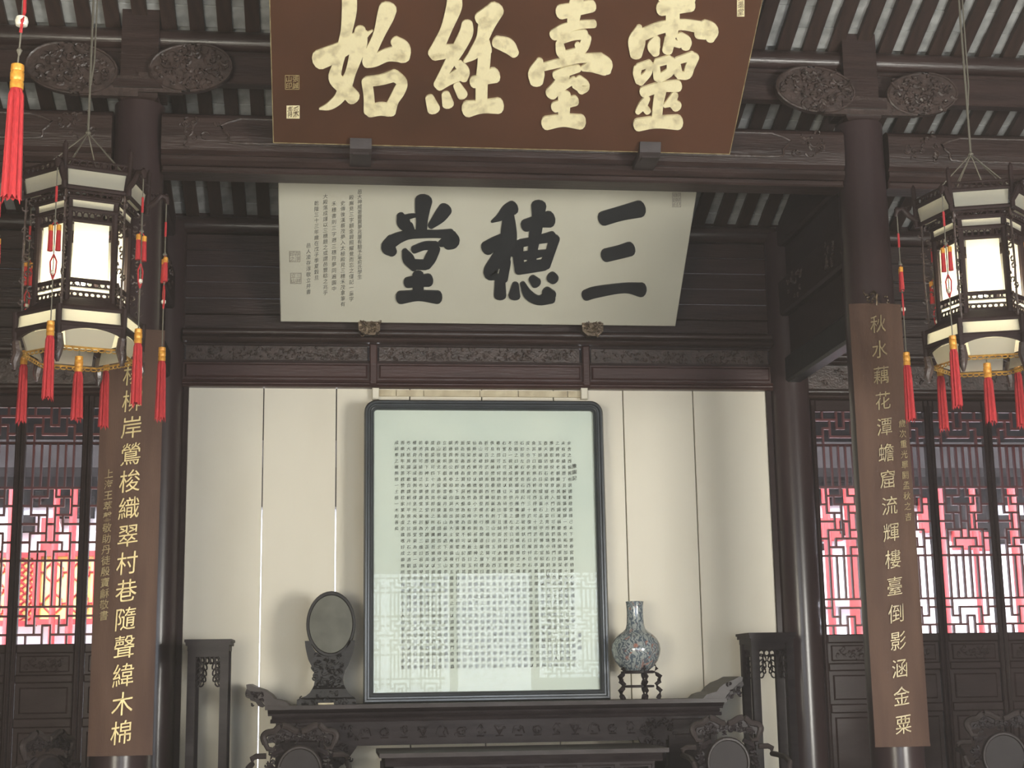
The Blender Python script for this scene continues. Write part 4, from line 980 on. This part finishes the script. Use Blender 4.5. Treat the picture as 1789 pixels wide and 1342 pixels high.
# ================================================================== TALL STANDS
def tall_stand(label, xa, xb, Y0, dp, ztop2, group):
    t = thing('flower_stand', label, 'stand', ((xa+xb)/2, Y0+dp/2, 0), group=group)
    h = (xb-xa)/2; d = dp/2
    mb = MB(); 
    for o_, z0, z1 in ((0, ztop2-.02, ztop2), (.008, ztop2-.045, ztop2-.02), (.022, ztop2-.085, ztop2-.045)):
        mb.box(-h+o_, h-o_, -d+o_, d-o_, z0, z1)
    mb.build('top', furn, t)
    zt = ztop2-.085; g = .025
    for sx in (-1, 1):
        for sy in (-1, 1):
            mb = MB(); x_, y_ = sx*(h-g-.03), sy*(d-g-.03)
            mb.box(x_-.03, x_+.03, y_-.03, y_+.03, 0, zt); mb.build('leg', furn, t)
    for k_ in range(4):
        mb = MB(); c_ = math.cos(k_*PI/2); s_ = math.sin(k_*PI/2)
        w_ = (h if k_ % 2 == 0 else d)-.085; dd = (d if k_ % 2 == 0 else h)-.05
        T = lambda a, y, b: (c_*a-s_*(-dd+y), s_*a+c_*(-dd+y), b)
        # apron rail
        for a0, a1, z0, z1 in ((-w_, w_, zt-.045, zt), ):
            mb.add([T(a, y, z) for a in (a0, a1) for y in (-.012, .012) for z in (z0, z1)], [(0,1,3,2),(4,6,7,5),(0,4,5,1),(2,3,7,6),(0,2,6,4),(1,5,7,3)])
        def loop(cx, cz, rx, rz, tilt=0):
            mb.tube([T(cx+rx*math.cos(a)*math.cos(tilt)-rz*math.sin(a)*math.sin(tilt), 0, cz+rx*math.cos(a)*math.sin(tilt)+rz*math.sin(a)*math.cos(tilt)) for a in [q*PI/5 for q in range(11)]], .0065, 5)
        n2_ = 5
        for i in range(n2_): loop(-w_+(i+.5)*2*w_/n2_, zt-.07, w_/n2_*1.05, .024)
        for s in (-1, 1):
            for j in range(4):
                loop(s*(w_-.018), zt-.105-j*.045, .018, .026, s*.35)
                if j < 3: loop(s*(w_-.045+j*.004), zt-.115-j*.045, .013, .026, -s*.3)
        mb.build('pierced_apron', furn, t, True)
    mb = MB()
    mb.box(-h+.06, h-.06, -d+.06, d-.06, .12, .15); mb.build('lower_shelf', furn, t)
    return t
zs_ = zat(1350, 1105, 11.75); zs_ = (zs_+zat(365, 1117, 11.75))/2
sx0, sx1 = xat(322, 1120, 11.75), xat(405, 1118, 11.75)
tall_stand('tall dark flower stand beside the left end of the altar table', sx0-.0, sx1, 11.75, .40, zs_, 'tall flower stands')
sx0, sx1 = xat(1308, 1106, 11.75), xat(1392, 1105, 11.75)
tall_stand('tall dark flower stand beside the right end of the altar table', sx0, sx1, 11.75, .40, zs_, 'tall flower stands')

# ================================================================== SQUARE TABLE
yt0, yt1 = 10.75, 11.66
tx0, tx1 = xat(663, 1313, yt0), xat(1169, 1309, yt0); zt_ = zat(915, 1312, yt0)
t = thing('offering_table', 'dark low table with carved apron in front of the altar table', 'table', ((tx0+tx1)/2, (yt0+yt1)/2, 0))
mb = MB(); mb.box(tx0, tx1, yt0, yt1, zt_-.03, zt_); mb.build('top', furn_hi, t, world=True)
mb = MB(); mb.xprism([(yt0+.03, zt_-.03), (yt0+.05, zt_-.055), (yt0+.03, zt_-.075), (yt0+.04, zt_-.09), (yt1-.04, zt_-.09), (yt1-.04, zt_-.03)], tx0+.04, tx1-.04); mb.build('waist', furn, t, world=True)
mb = MB(); rg = random.Random(12); mb.box(tx0+.03, tx1-.03, yt0+.03, yt0+.055, zt_-.22, zt_-.09)
for i in range(7):
    a = tx0+.08+i*(tx1-tx0-.16)/7; b = a+(tx1-tx0-.16)/7-.04
    mb.tube([(a, yt0+.026, zt_-.11), (b, yt0+.026, zt_-.11), (b, yt0+.026, zt_-.17), (a, yt0+.026, zt_-.17), (a, yt0+.026, zt_-.11)], .006, 5)
    mb.tube([(a+.03, yt0+.026, zt_-.17), (a+.03, yt0+.026, zt_-.13), (b-.03, yt0+.026, zt_-.13), (b-.03, yt0+.026, zt_-.2)], .006, 5)
mb.build('carved_apron', furn, t, True, world=True)
for x_ in (tx0+.03, tx1-.10):
    for y_ in (yt0+.03, yt1-.1):
        mb = MB(); mb.box(x_, x_+.07, y_, y_+.07, 0, zt_-.09); mb.build('leg', furn, t, world=True)

# ================================================================== CHAIRS
def make_chair(label):
    "local: x across, -y towards the viewer (front), origin on the floor under the back"
    t = thing('carved_armchair', label, 'chair', group='carved armchairs')
    # back top at z = .94
    mb = MB()
    zt = .94
    crest = [(a*.82, b) for a, b in ((-.295, zt-.10), (-.315, zt-.055), (-.285, zt-.025), (-.22, zt-.015), (-.17, zt+.02), (-.11, zt+.015), (-.05, zt-.012), (0, zt-.02), (.05, zt-.012), (.11, zt+.015), (.17, zt+.02), (.22, zt-.015), (.285, zt-.025), (.315, zt-.055), (.295, zt-.10))]
    top = [(a, 0, b) for a, b in crest]
    mb.tube([(q[0], q[1], q[2]) for q in catmull(top, 3)], .024, 8)
    for s in (-1, 1):
        mb.tube([(s*.242, 0, zt-.10), (s*.225, 0, zt-.135), (s*.185, 0, zt-.14), (s*.165, 0, zt-.105), (s*.185, 0, zt-.08)], [.019, .018, .016, .014, .011], 8)
    mb.build('crest_rail', furn_hi, t, True)
    mb = MB(); rg = random.Random(5)
    mb.yprism([(-.24, zt-.10), (-.22, zt-.03), (-.15, zt+.01), (-.06, zt-.015), (0, zt-.03), (.06, zt-.015), (.15, zt+.01), (.22, zt-.03), (.24, zt-.10), (.14, zt-.085), (0, zt-.07), (-.14, zt-.085)], -.004, .012)
    scrolls(mb, 46, lambda r: (r.uniform(-.21, .21), r.uniform(zt-.08, zt-.03)), rg, (.010, .004), (.02, .045), lambda q: (q[0], -.012, q[1]))
    mb.build('carved_crest', furn, t, True)
    zc = zt-.295; r_ = .165
    N = 32
    lay = [(1.0, .02), (1.0, -.015), (.95, -.028), (.88, -.028), (.84, -.012)]
    mb = MB(); vs = [(r_*s*math.cos(2*PI*i/N), y, zc+r_*s*1.1*math.sin(2*PI*i/N)) for s, y in lay for i in range(N)]
    mb.add(vs, [(i*N+j, i*N+(j+1) % N, (i+1)*N+(j+1) % N, (i+1)*N+j) for i in range(4) for j in range(N)]+[tuple(range(N))]); mb.build('disc_frame', furn_hi, t, True)
    mb = MB(); mb.add([(r_*.86*math.cos(2*PI*i/N), -.014, zc+r_*.86*1.1*math.sin(2*PI*i/N)) for i in range(N)], [tuple(range(N))]); mb.build('marble_disc', marble, t)
    for s in (-1, 1):
        mb = MB()
        mb.tube([(s*.12, 0, zt-.14), (s*.19, 0, zt-.17), (s*.21, 0, zt-.22), (s*.19, 0, zt-.26), (s*.22, 0, zt-.30)], .017, 6)
        scrolls(mb, 16, lambda r: (s*r.uniform(.18, .235), r.uniform(zc-.14, zc+.14)), rg, (.014, .006), (.03, .045), lambda q: (q[0], 0, q[1]))
        mb.build('carved_scrollwork', furn, t, True)
    for s in (-1, 1):
        mb = MB(); x0 = s*.335
        mb.tube([(s*.235, 0, zt-.185), (x0-s*.03, 0, zt-.185), (x0, 0, zt-.2), (x0, 0, zt-.24), (x0, 0, .50)], .02, 8); mb.build('back_post', furn_hi, t, True)
        mb = MB()
        mb.tube([(x0, 0, .70), (x0, -.12, .70), (x0+s*.01, -.30, .69), (x0+s*.01, -.40, .66), (x0, -.42, .60), (x0, -.41, .50)], .02, 8)
        mb.build('armrest', furn_hi, t, True)
        for y_ in (.0, -.46):
            mb = MB(); mb.box(x0-.025, x0+.025, y_-.025, y_+.025, 0, .48); mb.build('leg', furn, t)
    mb = MB(); mb.cbox(-.37, .37, -.52, .04, .46, .50, .01); mb.build('seat', furn_hi, t)
    mb = MB(); mb.box(-.33, .33, -.475, -.45, .36, .46); mb.box(-.33, .33, -.47, -.44, .08, .12); mb.box(-.33, .33, .0, .02, .36, .46); mb.build('apron', furn, t)
    return t
ch = make_chair('carved armchair with round marble back, left of the offering table')
YC = 11.2; kz = lambda py, Y: 0
ch.location = (xat(524, 1290, YC), YC, 0); 
spec = [(1270, 1290, YC-.05, 0, 'carved armchair with round marble back, right of the offering table'),
        (1752, 1280, 11.1, R(-14), 'carved armchair under the lattice, at the right edge of the picture'),
        (84, 1300, 10.6, R(62), 'shiny dark armchair seen side-on under the left lattice doors')]
sc0 = (zat(524, 1274, YC))/.962
ch.scale = (1, 1, 1)
print('chair crest z', zat(524, 1274, YC), zat(1270, 1262, YC-.05), zat(1740, 1250, 11.1), zat(84, 1270, 10.6))
for px, py, Y, rz, lab in spec:
    o = copy_tree(ch); o['label'] = lab; o.location = (xat(px, py, Y), Y, 0); o.rotation_euler = (0, 0, rz)

# ================================================================== LANTERNS
def tassel_parts(parent, x, y, z, L, w_, cordlen=.0, rngs=0):
    "tassel hanging with its cap top at z; returns"
    rg = random.Random(rngs)
    N = 20; mb = MB()
    cap = w_*2.0
    prof = [(w_*.42, -cap), (w_*.5, -cap-.02), (w_*.56, -L*.5), (w_*.62, -L*.8), (w_*.66, -L)]
    vs = []
    for i, (r, zz_) in enumerate(prof):
        for k in range(N):
            a = 2*PI*k/N; q = r*(1.0+(.13 if k % 2 else -.13)*(0 if i == 0 else 1)); dz = (-rg.uniform(0, .035) if i == 4 and k % 2 else 0)
            vs.append((x+q*math.cos(a), y+q*math.sin(a), z+zz_+dz))
    fs = [(i*N+k, i*N+(k+1) % N, (i+1)*N+(k+1) % N, (i+1)*N+k) for i in range(4) for k in range(N)]+[tuple(range(N))[::-1], tuple(range(4*N, 5*N))]
    mb.add(vs, fs); o = mb.build('tassel', red_s, parent)
    mb = MB(); r = w_*.5
    mb.lathe([(r*.5, 0), (r*.95, -.004), (r, -cap*.25), (r*.9, -cap*.3), (r*1.03, -cap*.36), (r*1.03, -cap*.62), (r*.9, -cap*.68), (r*1.03, -cap*.75), (r, -cap)], (x, y, z), 14)
    mb.build('gold_cap', goldthread, o, True)
    return o
def lantern(label, loc, phi, seed):
    t = thing('palace_lantern', label, 'lantern', loc, group='hexagonal palace lanterns')
    ang = [phi+k*PI/3 for k in range(6)]
    def V(r, a, z): return (r*math.sin(a), -r*math.cos(a), z)
    def ringframe(name, rs, m=wood, rr=.012):
        for r, z in rs:
            mb = MB(); mb.tube([V(r, ang[k % 6], z) for k in range(7)], rr, 6); mb.build(name, m, t)
    def panels(name, r0, z0, r1, z1, inset=.0, m=lglass, sub=None):
        for k in range(6):
            a, b = ang[k], ang[(k+1) % 6]
            def I(r, z, u_):
                p0, p1 = Vector(V(r, a, z)), Vector(V(r, b, z)); return p0+(p1-p0)*u_
            mb = MB(); q = [I(r0, z0, inset), I(r0, z0, 1-inset), I(r1, z1, 1-inset), I(r1, z1, inset)]
            mb.add(q, [(0, 1, 2, 3)])
            mb.build(name, m, t)
    rg = random.Random(seed)
    def fret(name, r, z0, z1, n, m=wood, tr=.0045, rad=None):
        "pierced curly strip around the ring"
        mb = MB()
        for k in range(6):
            a, b = ang[k], ang[(k+1) % 6]; p0, p1 = Vector(V(r, a, 0)), Vector(V(r, b, 0))
            for i in range(n):
                u0 = (i+.5)/n; c = p0+(p1-p0)*u0; ex = (p1-p0).normalized(); h = (z1-z0)/2; hw = (p1-p0).length/n/2*.95
                mb.tube([c+ex*hw*math.cos(q)+Vector((0, 0, (z0+z1)/2+h*.9*math.sin(q))) for q in [j*PI/4 for j in range(9)]], tr, 4)
            for z in (z0, z1): mb.tube([p0+Vector((0, 0, z)), p1+Vector((0, 0, z))], tr*1.3, 5)
        return mb.build(name, m, t)
    # local z = 0 at the body centre
    zt0, zt1 = Z_CR0, Z_CR1
    panels('crown_panel', .335, zt0, .355, zt1, .04)
    ringframe('crown_frame', [(.34, zt0), (.36, zt1)], wood, .013)
    fret('crown_fret', .365, zt1+.004, zt1+.045, 9, goldp if False else wood, .005)
    panels('shoulder_panel', .27, Z_B20, .275, Z_B21, .05)
    ringframe('shoulder_frame', [(.275, Z_B20), (.275, Z_B21)], wood, .012)
    fret('shoulder_fret', .30, Z_B21+.005, zt0-.01, 8)
    # body
    panels('glass_panel', .245, Z_G0, .245, Z_G1, .10)
    fret('upper_fret', .25, Z_G1, Z_B20-.005, 7)
    fret('lower_fret', .25, Z_LB1, Z_G0, 7)
    ringframe('body_frame', [(.25, Z_G0), (.25, Z_G1)], wood, .014)
    panels('lower_panel', .255, Z_LB0, .255, Z_LB1, .05)
    fret('lower_panel_fret', .262, Z_LB0, Z_LB0+.03, 8)
    panels('base_panel', .355, Z_S0, .345, Z_S1, .04)
    ringframe('base_frame', [(.36, Z_S0), (.352, Z_S1)], wood, .014)
    # sloping shelf between body and base, bottom board
    mb = MB()
    vs = [V(.25, a, Z_LB0) for a in ang]+[V(.345, a, Z_S1) for a in ang]
    mb.add(vs, [(k, (k+1) % 6, 6+(k+1) % 6, 6+k) for k in range(6)]); mb.build('base_shelf', wood, t)
    # skirt: inward panel below the base, with arch shaped lower rail and brass bead
    panels('skirt_panel', .30, Z_K0+.02, .335, Z_S0-.02, .08)
    mb = MB(); mbr = MB()
    for k in range(6):
        a, b = ang[k], ang[(k+1) % 6]; p0, p1 = Vector(V(.36, a, 0)), Vector(V(.36, b, 0))
        top = []; bot = []
        for i in range(13):
            u_ = i/12; c = p0+(p1-p0)*u_; arch = .055*math.sin(u_*PI)**.6
            top.append(c+Vector((0, 0, Z_S0-.012))); bot.append(c+Vector((0, 0, Z_S0-.07+arch)))
        inn = [p*1.0 for p in bot]
        off_ = -(p0+p1).normalized()*.02
        vs = top+bot+[p+off_ for p in top]+[p+off_ for p in bot]
        n1 = 13
        mb.add(vs, [(i, i+1, n1+i+1, n1+i) for i in range(12)]+[(2*n1+i, 3*n1+i, 3*n1+i+1, 2*n1+i+1) for i in range(12)]+[(n1+i, n1+i+1, 3*n1+i+1, 3*n1+i) for i in range(12)]+[(i, 2*n1+i, 2*n1+i+1, i+1) for i in range(12)])
        q0, q1 = Vector(V(.315, a, Z_K0)), Vector(V(.315, b, Z_K0))
        for i in range(9):
            c = q0+(q1-q0)*((i+.5)/9); mbr.tube([c+(q1-q0).normalized()*.019*math.cos(j*PI/3)+Vector((0, 0, .010*math.sin(j*PI/3))) for j in range(7)], .004, 4)
        mbr.tube([q0+Vector((0, 0, .012)), q1+Vector((0, 0, .012))], .005, 4)
    mb.build('arched_skirt', wood, t); mbr.build('brass_trim', brass, t)
    # posts
    for a in ang:
        mb = MB()
        mb.tube([V(.258, a, Z_S1), V(.258, a, zt0)], .021, 8); mb.build('corner_post', wood, t, True)
        mb = MB(); mb.tube([V(.355, a, Z_S0-.10), V(.36, a, Z_S1+.01)], .017, 8); mb.build('base_post', wood, t, True)
        mb = MB(); mb.tube([V(.36, a, zt0-.02), V(.365, a, zt1+.13)], [.015, .015], 8)
        mb.tube([V(.365, a, zt1+.13), V(.365, a, zt1+.15)], [.013, .004], 8); mb.build('outer_post', wood, t, True)
        # carved side wing
        mb = MB()
        for q in range(16):
            zc = Z_S1+.03+(zt0-Z_S1-.06)*q/15; rr_ = .305+.03*math.sin(q*1.9)
            mb.tube([V(rr_+.018*math.cos(j*PI/3+q), a, zc+.016*math.sin(j*PI/3+q)) for j in range(6)], .006, 5)
        mb.tube([V(.325, a, Z_S1), V(.335, a, (Z_S1+zt0)/2), V(.33, a, zt0)], .007, 5)
        mb.build('carved_wing', carved, t, True)
        # hanging foot
        mb = MB(); mb.tube([V(.35, a, Z_S0-.06), V(.34, a, Z_S0-.13), V(.355, a, Z_S0-.18), V(.35, a, Z_S0-.22)], [.024, .03, .024, .008], 8)
        for q in range(7): mb.tube([V(.355+.02*math.cos(j+q), a, Z_S0-.08-q*.018+.012*math.sin(j+q)) for j in range(5)], .006, 5)
        mb.build('carved_foot', carved, t, True)
        # arm with head
        mb = MB(); z1 = zt1-.03
        mb.tube([V(.35, a, z1-.06), V(.40, a, z1-.02), V(.44, a, z1+.03), V(.475, a, z1+.02), V(.485, a, z1-.02)], [.016, .018, .016, .02, .008], 8)
        for q in range(5): mb.tube([V(.40+.025*q*.7+.014*math.cos(j+q), a, z1+.03+.014*math.sin(j+q)) for j in range(5)], .005, 5)
        mb.build('dragon_arm', wood, t, True)
        # tassel string
        x, y = V(.475, a, 0)[:2]; z = z1+.0; zlow = Z_S0-.02
        mb = MB(); mb.tube([(x, y, z), (x, y, zlow)], .0035, 5); st = mb.build('tassel_string', cordm, t)
        mb = MB(); mb.tube([(x, y, z-.13), (x, y, z-.22)], .007, 6); mb.build('red_wrap', red_s, st)
        mb = MB(); mb.lathe([(.004, .014), (.014, 0), (.004, -.014)], (x, y, z-.33), 8); mb.build('knot', cordm, st)
        for s in (-1, 1):
            ex = Vector((math.cos(a), math.sin(a), 0))*.022*s
            mb = MB(); mb.tube([(x, y, z-.33), (x+ex.x, y+ex.y, z-.355)], .003, 4)
            mb.lathe([(.011, -.355), (.013, -.40), (.014, -.44), (.016, -.50)], (x+ex.x, y+ex.y, z), 8); mb.build('small_tassel', red_s, st)
            mb = MB(); mb.lathe([(.006, -.35), (.0135, -.355), (.0135, -.385), (.011, -.387)], (x+ex.x, y+ex.y, z), 8); mb.build('small_gold_cap', goldthread, st)
        mb = MB()
        for s in (-1, 1):
            ex = Vector((math.cos(a), math.sin(a), 0))*s
            mb.tube([(x, y, z-.52), (x+ex.x*.018, y+ex.y*.018, z-.56), (x+ex.x*.014, y+ex.y*.014, z-.62), (x, y, z-.66)], .005, 5)
        mb.build('red_loop', red_s, st)
        mb = MB(); mb.lathe([(.003, .016), (.014, .008), (.014, -.008), (.003, -.016)], (x, y, z-.62), 10); mb.build('white_bead', jade, st, True)
        tassel_parts(t, x, y, zlow, .42, .043, rngs=seed+int(a*10))
    # centre tassel
    mb = MB(); mb.tube([(0, 0, Z_S0), (0, 0, Z_K0+.0)], .004, 5); mb.build('centre_cord', cordm, t)
    tassel_parts(t, 0, 0, Z_K0+.02, .36, .047, rngs=seed)
    # bottom floor board, top ropes
    mb = MB(); mb.add([V(.33, a, Z_S0-.012) for a in ang], [(0,1,2,3,4,5)])
    mb.build('bottom_panel', lglass, t)
    mb = MB()
    for a in ang: mb.tube([V(.30, a, zt1+.02), (0, 0, Z_HUB)], .004, 5)
    mb.lathe([(.004, .02), (.018, 0), (.004, -.02)], (0, 0, Z_HUB), 8)
    mb.tube([(0, 0, Z_HUB), (.0, 0, Z_TOP-loc[2])], .007, 6)
    mb.tube([(0.004, 0, Z_HUB+.3), (.02, 0, Z_HUB+.45), (.03, 0, Z_TOP-loc[2])], .005, 6)
    mb.build('hanging_rope', cordm, t)
    # bulb
    mb = MB(); mb.lathe([(.0, -.05), (.03, -.04), (.05, 0), (.03, .04), (.012, .06), (.012, .09)], (0, 0, Z_BULB), 16)
    mb.build('bulb', bulbm, t, True)
    return t
bulbm = mat('lamp_bulb', (1, 1, 1), .5, emit=((1, .90, .66), 120.))
YLN = 8.7; LAMP = 130
lz = lambda y: zat(145, y, YLN)
z0l = lz(455)
Z_CR1, Z_CR0 = lz(325)-z0l, lz(357)-z0l
Z_B21, Z_B20 = lz(370)-z0l, lz(388)-z0l
Z_G1, Z_G0 = lz(405)-z0l, lz(507)-z0l
Z_LB1, Z_LB0 = lz(518)-z0l, lz(536)-z0l
Z_S1, Z_S0 = lz(560)-z0l, lz(588)-z0l
Z_K0 = lz(628)-z0l
Z_BULB = lz(485)-z0l; Z_HUB = lz(232)-z0l; Z_TOP = ZP+s2*(YF-YLN)+.05
lantern('lit hexagonal palace lantern hanging before the left couplet board', (xat(145, 455, YLN), YLN, z0l), R(-9.5), 1)
zR = zat(1712, 478, YLN)
lantern('lit hexagonal palace lantern hanging before the right couplet board', (xat(1712, 478, YLN), YLN, zR), R(13), 2)

# ---- long nearer tassel at the top left corner
YT = 4.9; p = at(31, 112, YT); k = YT/F
t = thing('hanging_tassel', 'long red tassel on a cord with a white bead, nearest the viewer at top left', 'tassel', tuple(p))
tassel_parts(t, 0, 0, 0, 248*k, 24*k, rngs=99)
mb = MB(); mb.tube([(0, 0, 0), (.004, 0, .08*1), (.007, 0, 80*k), (.008, 0, zr-p.z)], .003, 6); mb.build('cord', cordm, t)
mb = MB(); mb.lathe([(.003, .014), (.01, .004), (.003, -.014)], (.003, 0, 24*k), 8); mb.build('knot', cordm, t)
mb = MB(); mb.lathe([(.004, 11*k), (10*k, 8*k), (12*k, 0), (10*k, -8*k), (.004, -11*k)], (.006, 0, 82*k), 14); mb.build('white_bead', jade, t, True)
mb = MB(); mb.tube([(.005, -.003, 60*k), (.012, -.02, 80*k), (.014, -.003, 100*k), (.012, 0, 140*k)], .006, 6); mb.build('red_wrap', red_s, t)
